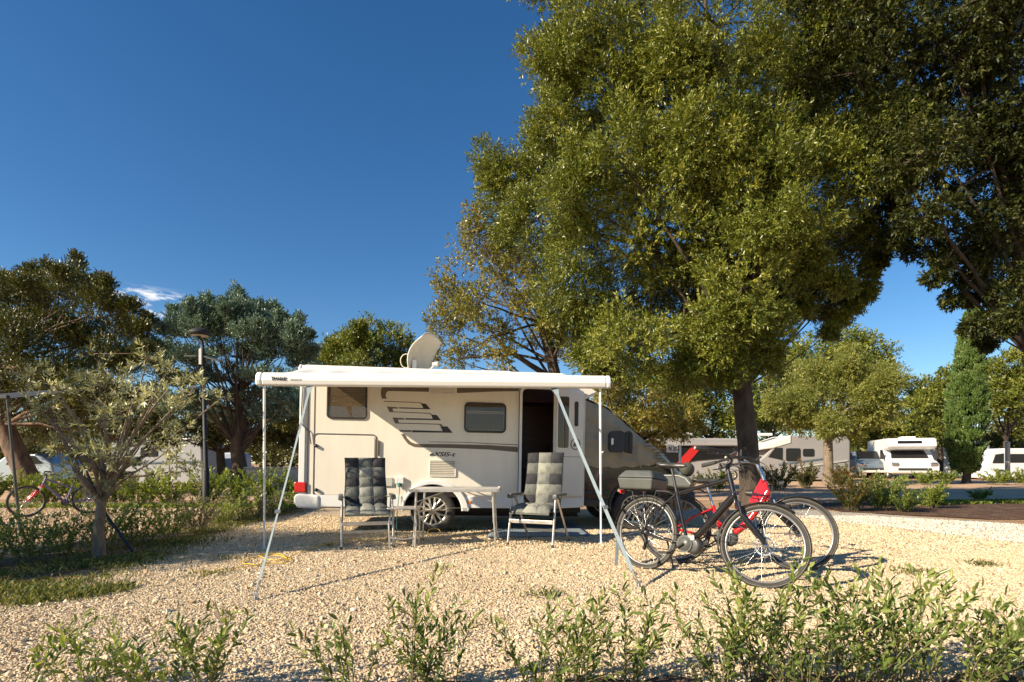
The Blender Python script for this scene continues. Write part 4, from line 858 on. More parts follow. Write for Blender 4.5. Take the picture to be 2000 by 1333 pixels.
# ------------------------------------------------------------------ bicycles
def bicycle(name, label, loc, heading, lean, steer, kind, scale=1.0, group=None):
    root = thing(name, label, 'bicycle', loc, (R(-lean), 0, R(heading)), group)
    fm = M[{'black': 'bikeblack', 'red': 'bikered', 'kid': 'bikepurple'}[kind]]
    r = .35; WB = 1.13
    HTt, HTb = (Vector((.80, 0, .94)), Vector((.875, 0, .70))) if kind == 'black' else (Vector((.83, 0, .86)), Vector((.875, 0, .69)))
    if kind == 'kid': HTt, HTb = Vector((.80, 0, .86)), Vector((.86, 0, .70))
    BB = Vector((.45, 0, .29)); RH = Vector((0, 0, r)); FH = Vector((WB, 0, r))
    ax = (HTt - HTb).normalized(); ST = Matrix.Translation(HTb) @ Matrix.Rotation(R(steer), 4, ax) @ Matrix.Translation(-HTb)
    frame = MB()
    if kind == 'black':
        cl = Vector((.30, 0, .76)); seat = Vector((.235, 0, 1.0))
        frame.tube([BB, cl], .0165, 10); frame.tube([cl + Vector((0, 0, -.02)), HTt + Vector((.015, 0, -.05))], [.017, .021], 10); frame.tube([HTb + Vector((-.01, 0, .05)), HTb.lerp(BB, .5) + Vector((0, 0, .005)), BB + Vector((.06, 0, .05))], [.034, .036, .03], 12)
    elif kind == 'red':
        cl = Vector((.36, 0, .60)); seat = Vector((.30, 0, .84))
        frame.tube([BB, cl], .019, 10); frame.tube(bez([HTb + Vector((-.01, 0, .06)), (.72, 0, .48), (.62, 0, .33), BB + Vector((.05, 0, .03))], 10), [.045 - .0005 * i for i in range(11)], 12, flat=.8)
        frame.prism([(.80, .87), (.885, .68), (.72, .57), (.70, .66)], -.026, .026)
        frame.tube([(.70, 0, .60), (.52, 0, .40), (.42, 0, .42)], .02, 8)
    else:
        cl = Vector((.33, 0, .66)); seat = Vector((.27, 0, .84))
        frame.tube([BB, cl], .017, 8); frame.tube([cl + Vector((.01, 0, -.04)), HTt + Vector((0, 0, -.03))], .02, 8); frame.tube([HTb + Vector((0, 0, .05)), BB], .026, 8)
    frame.tube([HTt, HTb], .023, 12)
    for s in (-1, 1):
        y = s * .062; frame.tube([BB + Vector((0, s * .03, 0)), Vector((.2, y, .31)), RH + Vector((0, y, 0))], .0115, 7); frame.tube([cl + Vector((0, s * .018, -.03)), Vector((.12, y, .55)) if kind != 'red' else Vector((.16, y, .47)), RH + Vector((0, y, 0))], .009, 7)
    frame.build('frame', fm, root, bevel=0)
    # rear parts
    def wheel(c, mtx, front):
        q = MB(); m4 = mtx @ Matrix.Translation(c) @ Matrix.Rotation(R(90), 4, 'X')
        q.lathe([(r - .022 + .0225 * math.cos(a), .0225 * math.sin(a)) for a in [i * math.pi / 5 for i in range(10)]], 56, m4, closed=True); q.lathe([(r - .0165, .0222), (r - .0145, .0220), (r - .0155, .0228)], 56, m4, mi=1, closed=True)
        wo = q.build('wheel', [M['biketyre'], M['ltgrey']], root)
        q = MB(); q.lathe([(r - .042, -.011), (r - .058, -.008), (r - .060, 0), (r - .058, .008), (r - .042, .011)], 56, m4, closed=True); q.build('rim', M['rimgrey'], wo)
        q = MB(); ns = 32
        for i in range(ns):
            a = 2 * math.pi * i / ns; s = 1 if i % 2 else -1; o = .55 if (i // 2) % 2 else -.55
            q.tube([m4 @ Vector((.024 * math.cos(a + o * 2), .024 * math.sin(a + o * 2), s * .028)), m4 @ Vector(((r - .058) * math.cos(a), (r - .058) * math.sin(a), 0))], .00125, 4, caps=False)
        q.build('spokes', M['silver'], wo)
        q = MB(); q.tube([m4 @ Vector((0, 0, -.055)), m4 @ Vector((0, 0, -.03))], .012, 8); q.tube([m4 @ Vector((0, 0, .03)), m4 @ Vector((0, 0, .055))], .012, 8); q.lathe([(.015, -.035), (.026, -.03), (.02, 0), (.026, .03), (.015, .035)], 14, m4); q.build('hub', M['silver'], wo)
        q = MB(); q.ring([(.08 * math.cos(i * math.pi / 12), .08 * math.sin(i * math.pi / 12)) for i in range(24)], [(.066 * math.cos(i * math.pi / 12), .066 * math.sin(i * math.pi / 12)) for i in range(24)], -.001, .001, mat=m4 @ Matrix.Translation((0, 0, -.036)) @ Matrix.Rotation(R(90), 4, 'X')); q.build('brake_disc', M['steel'], wo)
        return wo
    wheel(RH, Matrix(), False); wheel(FH, ST, True)
    # fork
    q = MB(); crown = HTb + Vector((.0, 0, -.02)); fcol = M['bikered'] if kind == 'kid' else M['bikeblack']
    off = Vector((.055, 0, .015))
    q.tube([ST @ HTb, ST @ crown], .024, 10)
    q.box(ST @ (crown + Vector((.025, 0, -.015))), (.05, .14, .045), rot=ST.to_3x3())
    for s in (-1, 1):
        y = s * .058; q.tube([ST @ (crown + Vector((.03, y, 0))), ST @ (crown + Vector((.07, y, -.13)))], .0155, 8, mi=1); q.tube([ST @ (crown + Vector((.068, y, -.10))), ST @ (FH + Vector((-.015, y, .04))), ST @ (FH + Vector((0, y, 0)))], [.026, .024, .014], 8)
    q.build('fork', [fcol, M['silver'] if kind != 'black' else M['bikeblack']], root)
    # cockpit
    st0 = HTt + ax * .05; bar = HTt + ax * (.13 if kind == 'black' else .17) + Vector((.05 if kind == 'black' else -.02, 0, 0))
    if kind == 'kid': bar = HTt + ax * .1 + Vector((.05, 0, 0))
    q = MB(); q.tube([ST @ HTt, ST @ st0], .017, 10); q.tube([ST @ st0, ST @ bar], [.022, .018], 10); stm = q.build('stem', M['silver'] if kind == 'red' else M['plastic'], root)
    sw = {'black': .15, 'red': .20, 'kid': .05}[kind]
    for s in (-1,): pass
    q = MB(); bp = [(-sw - .09, -.31, .01), (-sw, -.25, .02), (-sw * .35, -.13, .03), (0, -.05, .0), (0, .05, .0), (-sw * .35, .13, .03), (-sw, .25, .02), (-sw - .09, .31, .01)]
    q.tube([ST @ (bar + Vector(p)) for p in bp], .0125, 8); hb = q.build('handlebar', M['plastic'], root)
    for s in (-1, 1):
        q = MB(); a_ = bar + Vector((-sw - .12, s * .325, .0)); b2 = bar + Vector((-sw * .95, s * .235, .02)); q.tube([ST @ a_, ST @ a_.lerp(b2, .5), ST @ b2], [.019, .0185, .016], 10); q.tube([ST @ (a_ + (a_ - b2) * .02), ST @ (a_ + (a_ - b2) * .06)], .012, 8, mi=1); q.build('grip', [M['saddle'], M['ltgrey']], hb)
        q = MB(); q.tube([ST @ (bar + Vector((-sw * .7, s * .20, .0))), ST @ (bar + Vector((-sw * .55, s * .25, -.03))), ST @ (bar + Vector((-sw - .02, s * .31, -.035)))], [.012, .007, .006], 6); q.build('brake_lever', M['silver'] if kind == 'red' else M['plastic'], hb)
        cp = [ST @ (bar + Vector((-sw * .6, s * .18, .0))), ST @ (bar + Vector((.16, s * .14, .03))), ST @ (bar + Vector((.16, s * .06, -.25))), HTb.lerp(HTt, .3) + Vector((.02, s * .03, 0))]
        q = MB(); q.tube(bez(cp, 12), .0032, 5); q.build('brake_cable', M['plastic'], hb)
        cp = [ST @ (bar + Vector((-sw * .6, s * .20, .0))), ST @ (bar + Vector((.26, s * .10, -.02))), ST @ (HTb + Vector((.16, s * .06, .02))), ST @ (FH + Vector((-.03, s * .06, .2)))]
        if s > 0: q = MB(); q.tube(bez(cp, 14), .003, 5); q.build('brake_hose', M['plastic'], hb)
    if kind != 'kid':
        q = MB(); q.box(ST @ (bar + Vector((.01, 0, .045))), (.07, .085, .018), rot=ST.to_3x3() @ Euler((0, R(-35), 0)).to_matrix()); q.build('display', M['plastic'], hb, bevel=.006)
        q = MB(); hp = ST @ (crown + Vector((.075, 0, .10 if kind == 'black' else .16))); q.tube([hp, hp + (ST.to_3x3() @ Vector((.05, 0, 0)))], [.022, .032], 10); q.build('headlight', M['plastic'], root)
    # saddle
    q = MB(); sp = seat
    q.tube([cl, sp - Vector((0, 0, .03))], .0135, 8); q.build('seat_post', M['silver'] if kind == 'red' else M['plastic'], root)
    q = MB()
    for (x, w, h) in (): pass
    secs = [(-.13, .07, .022), (-.10, .085, .035), (-.03, .072, .034), (.04, .035, .03), (.10, .022, .027), (.14, .018, .02), (.155, .006, .008)]
    def sadf(u, v):
        k = u * (len(secs) - 1); i = min(int(k), len(secs) - 2); f = k - i; x = secs[i][0] * (1 - f) + secs[i + 1][0] * f; w = secs[i][1] * (1 - f) + secs[i + 1][1] * f; h = secs[i][2] * (1 - f) + secs[i + 1][2] * f
        a = math.pi * 2 * v; return sp + Vector((x, w * math.cos(a), h * math.sin(a) * (1 if math.sin(a) > 0 else .7) + (.012 if x < -.08 else 0)))
    q.grid(sadf, 14, 14); q.build('saddle', M['saddle'], root)
    # mudguards, rack
    def guard(c, a0, a1, mtx, nm):
        q = MB()
        def gf(u, v): a = R(a0 + (a1 - a0) * u); t = (v - .5) * 2; rr = r + .018 - .012 * t * t; return mtx @ (c + Vector((rr * math.cos(a), t * .031, rr * math.sin(a))))
        q.grid(gf, 30, 6); o = q.build(nm, M['plastic'], root, normals=False); o.modifiers.new('t', 'SOLIDIFY').thickness = .0025
        q = MB(); am = R(a0 + (a1 - a0) * .9)
        for s in (-1, 1): q.tube([mtx @ (c + Vector((0, s * .05, 0))), mtx @ (c + Vector(((r + .015) * math.cos(am), s * .03, (r + .015) * math.sin(am))))], .0022, 5)
        q.build('stay', M['plastic'], o)
    if kind != 'kid':
        guard(RH, 20, 185, Matrix(), 'mudguard'); guard(FH, 55, 195, ST, 'mudguard')
        zr = .755; q = MB(); x0, x1 = -.30, .24
        for s in (-1, 1):
            q.tube([(x0, s * .055, zr), (x1, s * .055, zr), (.30, s * .02, zr - .03)], .006, 6)
            q.tube([(-.16, s * .06, zr), RH + Vector((0, s * .07, .02))], .0045, 6); q.tube([(-.02, s * .06, zr), RH + Vector((.01, s * .07, .02))], .0045, 6); q.tube([(.12, s * .06, zr), RH + Vector((.02, s * .07, .02))], .0045, 6)
        for i in range(6): x = x0 + (x1 - x0) * i / 5; q.tube([(x, -.055, zr), (x, .055, zr)], .005, 5)
        q.build('rack', M['plastic'], root)
        q = MB(); q.box((x0 - .02, 0, zr - .02), (.02, .07, .035)); q.build('rear_light', M['red'], root, bevel=.006)
        if kind == 'black':   # frame battery-side lunch box shape on the rack front
            pass
        # drive unit
        q = MB(); q.lathe([(0, -.05), (.06, -.05), (.076, -.03), (.08, 0), (.076, .03), (.06, .05), (0, .05)], 24, Matrix.Translation(BB + Vector((.07, 0, -.01))) @ Matrix.Rotation(R(90), 4, 'X')); q.box(BB + Vector((.02, 0, .0)), (.12, .085, .11)); q.build('motor', M['motor'], root, bevel=.01)
        q = MB(); q.box(BB + Vector((.045, -.055, .055)), (.10, .012, .045), rot=(0, R(-6), 0)); q.build('motor_cover', M['ltgrey'], root, bevel=.008)
    # chainring, cranks, pedals, chain, derailleur, kickstand
    cr = MB(); mB = Matrix.Translation(BB + Vector((0, -.06, 0))) @ Matrix.Rotation(R(90), 4, 'X')
    nt = 40; rr0 = .075 if kind != 'kid' else .08
    cr.ring([((rr0 + (.004 if i % 2 else 0)) * math.cos(2 * math.pi * i / nt), (rr0 + (.004 if i % 2 else 0)) * math.sin(2 * math.pi * i / nt)) for i in range(nt)], [((rr0 - .022) * math.cos(2 * math.pi * i / nt), (rr0 - .022) * math.sin(2 * math.pi * i / nt)) for i in range(nt)], -.002, .002, mat=mB @ Matrix.Rotation(R(90), 4, 'X'))
    cr.lathe([(0, .004), (rr0 - .012, .004), (rr0 - .012, 0)], 28, mB); cro = cr.build('chainring', M['greyplastic'], root)
    for s, a in ((-1, R(215)), (1, R(35))):
        c0 = BB + Vector((0, s * .075, 0)); c1 = BB + Vector((.17 * math.cos(a), s * .085, .17 * math.sin(a))); q = MB(); q.tube([c0, c1], [.016, .011], 8, flat=.6); cko = q.build('crank', M['plastic'], root)
        q = MB(); q.box(c1 + Vector((0, s * .055, 0)), (.09, .085, .018)); q.build('pedal', M['plastic'], cko, bevel=.004)
    q = MB(); y = -.052
    q.tube([BB + Vector((0, y, rr0)), RH + Vector((.0, y, .045))], .0035, 4); q.tube([BB + Vector((0, y, -rr0)), RH + Vector((.03, y, -.13)), RH + Vector((.06, y, -.10)), RH + Vector((.03, y, -.05))], .0035, 4); q.build('chain', M['chain'], root)
    q = MB(); q.lathe([(.02, -.02), (.055, -.015), (.05, -.005), (.035, .01), (.02, .012)], 20, Matrix.Translation(RH + Vector((0, y + .005, 0))) @ Matrix.Rotation(R(90), 4, 'X')); q.build('sprocket', M['chain'], root)
    q = MB(); q.tube([RH + Vector((.01, -.065, -.02)), RH + Vector((.05, -.07, -.07)), RH + Vector((.03, -.06, -.15))], [.012, .015, .008], 6)
    for dz, dx in ((-.09, .05), (-.145, .03)): q.lathe([(0, -.005), (.02, -.005), (.02, .005), (0, .005)], 12, Matrix.Translation(RH + Vector((dx, -.055, dz))) @ Matrix.Rotation(R(90), 4, 'X'))
    q.build('derailleur', M['plastic'], root)
    ln = math.tan(R(lean)); q = MB(); q.tube([(.2, .05, .31), (.17, .24, .02 + .24 * math.sin(R(lean)))], [.010, .008], 7); q.tube([(.165, .245, .02 + .25 * math.sin(R(lean)) - .008), (.15, .27, .012 + .26 * math.sin(R(lean)) - .008)], .012, 6); q.build('kickstand', M['plastic'], root)
    if kind == 'red':
        q = MB(); q.lathe([(0, 0), (.03, .0), (.045, .08), (.04, .2), (.0, .2)], 12, Matrix.Translation((.50, 0, .44)) @ Matrix.Rotation(R(-14), 4, 'Y')); q.build('battery', M['plastic'], root)
        q = MB(); q.tube([ST @ (bar + Vector((-.12, .28, .0))), ST @ (bar + Vector((-.10, .34, .12)))], .004, 5); q.box(ST @ (bar + Vector((-.10, .35, .16))), (.01, .11, .07), rot=ST.to_3x3()); q.build('mirror', M['plastic'], hb, bevel=.004)
    if scale != 1: root.scale = (scale,) * 3
    return root
def place(px0, py0, px1, py1): a, b = G(px0, py0), G(px1, py1); d = b - a; return a, math.degrees(math.atan2(d.y, d.x))
a, hd_ = place(1257, 1112, 1504, 1153)
bk_b = bicycle('bicycle', 'black electric bicycle with rear rack, nearest the camera, front wheel turned', a, hd_, 7, 25, 'black', group='electric bicycles on the gravel')
a2, h2 = place(1318, 1101, 1566, 1117)
bk_r = bicycle('bicycle', 'red step-through electric bicycle behind the black one', a2, h2, 7, 8, 'red', group='electric bicycles on the gravel')
# boxes carried on the racks
def local(root, v):
    m = Matrix.Translation(root.location) @ root.rotation_euler.to_matrix().to_4x4(); return m @ Vector(v)
bxo = thing('luggage_box', 'grey plastic luggage box with sloping lid on the rack of the black bicycle', 'luggage box', local(bk_b, (-.08, 0, .762)), bk_b.rotation_euler)
q = MB(); vs_ = []
def frus(w0, d0_, z0, w1, d1_, z1, n=None): return [(-w0, -d0_, z0), (w0, -d0_, z0), (w0, d0_, z0), (-w0, d0_, z0), (-w1, -d1_, z1), (w1, -d1_, z1), (w1, d1_, z1), (-w1, d1_, z1)]
FB = [(0, 1, 2, 3), (4, 7, 6, 5), (0, 4, 5, 1), (1, 5, 6, 2), (2, 6, 7, 3), (3, 7, 4, 0)]
q.add(frus(.185, .125, 0, .205, .15, .105), FB); q.build('box_body', M['greyplastic'], bxo, bevel=.015, seg=3)
q = MB(); q.add(frus(.21, .155, .108, .15, .10, .185), FB); q.build('lid', M['greyplastic'], bxo, bevel=.02, seg=3)
bx2 = thing('luggage_bag', 'rounded grey bag with a pale piping line on the rack of the red bicycle', 'bag', local(bk_r, (-.02, 0, .762)), bk_r.rotation_euler)
q = MB(); q.prism([(-.16, 0), (.18, 0), (.2, .05), (.16, .11), (.08, .14), (-.10, .14), (-.16, .09)], -.11, .11); q.build('bag_body', M['greyplastic'], bx2, bevel=.03, seg=3)
q = MB(); q.tube([(-.14, -.114, .10), (-.08, -.114, .125), (.05, -.114, .125), (.12, -.114, .10), (.17, -.114, .04)], .005, 5); q.build('piping', M['ltgrey'], bx2)
q = MB(); q.lathe([(0, -.13), (.06, -.12), (.075, 0), (.06, .12), (0, .13)], 16, Matrix.Translation((.13, 0, .20)) @ Matrix.Rotation(R(90), 4, 'X')); q.build('rolled_pouch', mat('olive cloth', (.06, .062, .045), .6, var=.3, vs_=14), bx2)
# child's bicycle and neighbours' awning on the left
a3, h3 = place(175, 1004, 26, 1012)
bk_k = bicycle('bicycle', 'childs purple bicycle with a red fork on the neighbouring pitch', a3, h3, 4, 6, 'kid', scale=.86)

# ------------------------------------------------------------------ neighbouring pitch frame, lamp, posts
nf = thing('awning_frame', 'thin metal awning frame of the neighbouring pitch at the left edge', 'awning', G(40, 1047))
b0 = nf.location.copy(); q = MB(); q.tube([Vector((0, 0, 0)), P(14, 776, b0.y) - b0], .018, 8); q.build('pole', M['motor'], nf)
q = MB(); q.box(P(-60, 776, b0.y) - b0, (1.1, .06, .05)); q.build('front_rail', M['lamp'], nf, bevel=.006)
q = MB(); M['darktarp'] = mat('dark tarp', (.03, .035, .045), .8); tA, tB = P(16, 779, b0.y) - b0, P(-120, 779, b0.y) - b0; q.add([tA, tB, tB + Vector((-1, 3, .5)), tA + Vector((-1.2, 3, .5))], [(0, 1, 2, 3)]); o = q.build('canopy', M['darktarp'], nf, normals=False); o.modifiers.new('t', 'SOLIDIFY').thickness = .004
q = MB(); q.tube([Vector((0, 0, -.02)), Vector((0, 0, .015))], .035, 8); q.build('foot', M['plastic'], nf)

lp = thing('street_lamp', 'dark campsite lamp post with a round head and a small solar panel arm', 'street lamp', G(402, 991)); lb = lp.location.copy()
q = MB(); tp = P(397, 690, lb.y) - lb; q.tube([(0, 0, 0), (0, 0, .9), (0, 0, .92), tp], [.075, .075, .05, .042], 12); q.tube(bez([tp, tp + Vector((0, 0, .35)), P(383, 655, lb.y) - lb], 8), .035, 8); q.build('post', M['lamp'], lp)
q = MB(); hc = P(390, 652, lb.y) - lb; q.lathe([(0, .12), (.12, .11), (.23, .04), (.24, 0), (.2, -.05), (0, -.05)], 24, Matrix.Translation(hc)); q.build('lamp_head', M['lamp'], lp)
q = MB(); q.lathe([(0, -.06), (.17, -.055), (.19, -.052)], 20, Matrix.Translation(hc)); q.build('lens', M['ltgrey'], lp)
q = MB(); hc = P(392, 698, lb.y) - lb; q.box(hc + Vector((.03, -.06, 0)), (.06, .05, .36)); q.build('antenna_box', M['ltgrey'], lp); q = MB(); q.box(hc + Vector((.30, 0, -.04)), (.36, .2, .03), rot=(R(10), R(18), 0)); q.build('side_panel', M['greyplastic'], lp); q = MB(); q.box(hc + Vector((-.20, 0, .03)), (.26, .2, .03), rot=(R(10), 0, 0)); q.build('side_panel', M['greyplastic'], lp)

pb = G(1328, 948); sg = thing('pitch_sign', 'small white pitch number sign on a grey post, seen above the black bicycle saddle', 'sign', (pb.x * .72, pb.y * .72, 0))
sb = sg.location.copy(); q = MB(); z1 = (P(1328, 872, sb.y)).z; q.tube([(0, 0, 0), (0, 0, z1)], .045, 8); q.build('post', M['steel'], sg)
a, c = P(1301, 884, sb.y) - sb, P(1323, 869, sb.y) - sb; q = MB(); q.box(((a.x + c.x) / 2, -.06, (a.z + c.z) / 2), (c.x - a.x, .02, c.z - a.z)); q.build('board', M['paperwhite'], sg)
text_mesh('N 207', (c.z - a.z) * .85, 'lettering', M['decal_d'], sg, face_m(a.x + .06, -.075, a.z + (c.z - a.z) * .2) @ Matrix.Diagonal((.62, 1, 1, 1)), bold=.006)
pb = Vector((968 / F * 30, 30, 0)); pp = thing('post', 'pale square post standing right of the tall cypress', 'post', pb)
q = MB(); q.box((0, 0, 1.05), (.16, .16, 2.1)); q.build('shaft', M['concrete'], pp, bevel=.01); q = MB(); q.prism([(-.1, 0), (.1, 0), (0, .06)], -.1, .1, mat=Matrix.Translation((0, 0, 2.1))); q.build('cap', M['concrete'], pp)

# ------------------------------------------------------------------ other vehicles
def vehicle(name, label, cat, d, prof, dep, paint, wheels, windows=(), stripes=(), extra=None, wr=.33, rimm='alloy'):
    """prof: side outline in photo pixels at depth d; built with real depth behind it"""
    x0 = min(p[0] for p in prof); base = P(x0, HY, d); base.z = 0
    root = thing(name, label, cat, base)
    def Q(px, py): p = P(px, py, d) - base; return (p.x, p.z)
    q = MB(); q.prism([Q(*p) for p in prof], 0, dep); body = q.build('body', paint, root, bevel=.08, seg=3)
    for wpx in wheels:
        x = (P(wpx, HY, d) - base).x
        for y in (.08, dep - .08): road_wheel('wheel', root, x, y, wr, wr, n=20, capm=rimm)
    for w in windows:
        pts = [Q(*p) for p in w] if len(w) != 4 or isinstance(w[0], tuple) else None
        if pts is None: a, c = Q(w[0], w[3]), Q(w[2], w[1]); pts = rrect(a[0], a[1], c[0], c[1], min(.08, (c[1] - a[1]) * .3), 3)
        q = MB(); q.prism(pts, -.03, .0); q.build('window', M['glassdark'], root, bevel=.01)
    for nm, pts, m in stripes:
        zo = .03 if nm == 'red_arrow' else 0
        q = MB(); q.prism([Q(*p) for p in pts], -.045 - zo, -.002 - zo); q.build(nm, m, root)
    if extra: extra(root, Q, dep)
    return root
def cx1(root, Q, dep):
    q = MB(); a, c = Q(1285, 871), Q(1450, 864); q.box(((a[0] + c[0]) / 2, -.10, (a[1] + c[1]) / 2 - .02), (c[0] - a[0], .22, .17)); q.build('awning_case', M['greycaravan'], root, bevel=.04)
    a = Q(1350, 850); q = MB(); q.box((a[0], dep / 2, a[1] + .12), (.7, .6, .16)); q.build('roof_vent', M['white'], root, bevel=.05)
    a, c = Q(1392, 888), Q(1434, 868); q = MB(); q.ring(rrect(a[0], a[1], c[0], c[1], .12), rrect(a[0] + .06, a[1] + .06, c[0] - .06, c[1] - .06, .08), -.07, -.03); q.build('window_frame', M['plastic'], root)
vehicle('motorhome', 'long grey motorhome with a black window band and red arrow, behind the bicycles', 'motorhome', 33, [(1250, 940), (1250, 868), (1262, 855), (1478, 857), (1480, 940)], 2.2, M['greycaravan'], (1300, 1430), (),
        (('window_band', [(1256, 904), (1256, 871), (1478, 873), (1478, 876), (1430, 884), (1424, 895), (1360, 900), (1330, 906)], M['blackband']),
         ('red_arrow', [(1313.01, 914), ] * 0 + [(1313, 914), (1352, 871), (1378, 864), (1345, 903), (1330, 918)], M['redpaint'])), cx1)
def cx2(root, Q, dep):
    q = MB(); q.prism([Q(1478, 880), Q(1500, 866), Q(1545, 850), Q(1545, 866), Q(1510, 876)], -.04, dep + .02); q.build('overcab_cap', M['white'], root, bevel=.05)
    a = Q(1505, 850); q = MB(); q.box((a[0], dep / 2, a[1] + .08), (1.0, .6, .14)); q.build('roof_vent', M['white'], root, bevel=.04)
    a, c = Q(1632, 925), Q(1652, 903); q = MB(); q.ring(rrect(a[0], a[1], c[0], c[1], .05), rrect(a[0] + .03, a[1] + .03, c[0] - .03, c[1] - .03, .04), -.01, .01); q.build('locker_door', M['seam'], root)
    q = MB(); q.box((Q(1490, 915)[0], -.02, Q(1490, 915)[1]), (.3, .05, .22)); q.build('headlight', M['silver'], root, bevel=.03)
vehicle('motorhome', 'white motorhome with two side windows, its side coloured grey for shade, behind the small round tree', 'motorhome', 31, [(1478, 938), (1476, 905), (1492, 893), (1512, 872), (1545, 851), (1655, 853), (1661, 862), (1661, 938)], 2.2, M['greycaravan'], (1506, 1622), ((1535, 876, 1563, 901), (1568, 877, 1590, 892), ((1500, 893), (1514, 875), (1528, 875), (1528, 899))),  # white vehicle; the grey body colour holds the shade on its side
        (('side_stripe', [(1520, 906), (1620, 893), (1620, 895.5), (1520, 909)], M['slate']), ('lower_stripe', [(1560, 912), (1655, 899), (1655, 901), (1560, 914.5)], M['ltgrey'])), cx2)
# alcove motorhome seen from its front
def front_van(name, label, cat, px0, px1, ybot, ytop, d, paint, alcove=True, yaw=-24, L=6.0, plate=None):
    base = P((px0 + px1) / 2, HY, d); base.z = 0; root = thing(name, label, cat, base, (0, 0, R(yaw)))
    w = (px1 - px0) * d / F; H = HC + (HY - ytop) * d / F; zb_ = .35
    prof = [(0.15, zb_), (.02, .55), (0, .95), (.35, 1.12), (1.0, 1.28), (1.7, 1.88)] + ([(.80, 1.95), (.42, 2.12), (.58, H - .08), (.85, H)] if alcove else [(1.9, min(H, 2.08)), (2.2, H)]) + [(L, H), (L, zb_)]
    hw = w / 2; q = MB(); mt = Matrix.Rotation(R(90), 4, 'Z')   # profile x is distance back from the nose
    q.prism([(a, b_) for a, b_ in prof], -hw, hw, mat=mt); q.build('body', paint, root, bevel=.09, seg=3)
    q = MB(); q.add([(-hw * .78, 1.02, 1.34), (hw * .78, 1.02, 1.34), (hw * .70, 1.60, 1.83), (-hw * .70, 1.60, 1.83), (-hw * .78, 1.00, 1.37), (hw * .78, 1.00, 1.37), (hw * .70, 1.57, 1.86), (-hw * .70, 1.57, 1.86)], [(0, 1, 2, 3), (4, 7, 6, 5), (0, 4, 5, 1), (3, 2, 6, 7), (0, 3, 7, 4), (1, 5, 6, 2)]); q.build('windscreen', M['glassdark'], root, bevel=.01)
    for s in (-1, 1):
        q = MB(); q.prism([(1.25, 1.3), (1.85, 1.92), (2.4, 1.92), (2.4, 1.3)], s * hw - .012 if s > 0 else -hw - .012, s * hw + .012 if s > 0 else -hw + .012, mat=mt); q.build('side_window', M['glassdark'], root)
        q = MB(); q.box((s * (hw + .16), 1.15, 1.5), (.2, .12, .34)); q.tube([(s * hw, 1.2, 1.35), (s * (hw + .14), 1.15, 1.42)], .03, 6); q.build('wing_mirror', M['plastic'], root, bevel=.04)
        q = MB(); q.box((s * hw * .78, .10, .92), (.42, .3, .24), rot=(R(25), 0, 0)); q.build('headlight', M['silver'], root, bevel=.06)
        for yy in (.95, L - 1.6): 
            t = road_wheel('wheel', root, 0, 0, 0, .33, n=20); t.rotation_euler = (0, 0, R(90)); t.location = (s * (hw - .14), yy, .33)
    q = MB(); q.box((0, -.005, .62), (hw * 1.35, .05, .16)); q.build('grille', M['plastic'], root, bevel=.01)
    q = MB(); q.box((0, .03, .46), (hw * 1.9, .16, .18)); q.build('bumper', M['ltgrey'], root, bevel=.05)
    if alcove:
        q = MB(); q.box((-.15, .50, H - .28), (hw * 1.0, .05, .2), rot=(R(-14), 0, 0)); q.build('alcove_window', M['glassdark'], root, bevel=.02)
        q = MB(); q.box((.1, 2.0, H + .07), (.8, .8, .14)); q.build('roof_vent', M['white'], root, bevel=.04)
    if plate:
        q = MB(); q.box((0, -.04, .46), (.5, .01, .11)); q.build('number_plate', M['paperwhite'], root)
    return root
front_van('motorhome', 'white alcove motorhome parked facing the road beside the tall cypress', 'motorhome', 1746, 1828, 938, 855, 36, M['white'], True, yaw=-20, L=6.0, plate=True)
front_van('camper_van', 'dark slate blue van parked between the trees left of the alcove motorhome', 'van', 1680, 1732, 925, 883, 38, M['slate'], False, yaw=-16, L=5)
def cx3(root, Q, dep):
    q = MB(); a = Q(1905, 880); q.box((a[0] + .6, -.1, a[1]), (2.6, .2, .5)); q.build('overcab_panel', M['slate'], root, bevel=.04)
vehicle('camper_van', 'white camper van with a dark window strip at the right edge behind the post', 'van', 34, [(1932, 935), (1930, 905), (1938, 880), (1960, 876), (2090, 876), (2090, 935)], 2.1, M['white'], (1956, 2050), (((1938, 905), (1944, 888), (1960, 886), (1960, 905)), (1964, 887, 2010, 904)), ())
vehicle('motorhome', 'white motorhome half hidden behind the tall cypress', 'motorhome', 42, [(1850, 932), (1850, 862), (1928, 864), (1934, 870), (1934, 932)], 2.2, M['white'], (1865, 1922), ((1905, 880, 1925, 894),), ())
def cx4(root, Q, dep):
    q = MB(); q.box(((Q(300, 0)[0] + Q(390, 0)[0]) / 2, -.03, Q(0, 858)[1]), (Q(392, 0)[0] - Q(300, 0)[0], .1, .08)); q.build('roof_rail', M['white'], root, bevel=.02)
    a, c = Q(330, 938), Q(345, 880); q = MB(); q.ring(rrect(a[0], a[1], c[0], c[1], .06), rrect(a[0] + .02, a[1] + .02, c[0] - .02, c[1] - .02, .05), -.012, .01); q.build('door', M['seam'], root)
vehicle('caravan', 'pale grey caravan with one dark window, behind the olive tree', 'caravan', 27, [(215, 945), (212, 880), (226, 862), (385, 855), (394, 866), (396, 945)], 2.2, mat('grey white caravan', (.36, .37, .38), .45, var=.04, vs_=1), (250, 300), ((275, 874, 308, 892),), (('waist_stripe', [(214, 905), (394, 900), (394, 903), (214, 908)], M['slate']),), cx4)
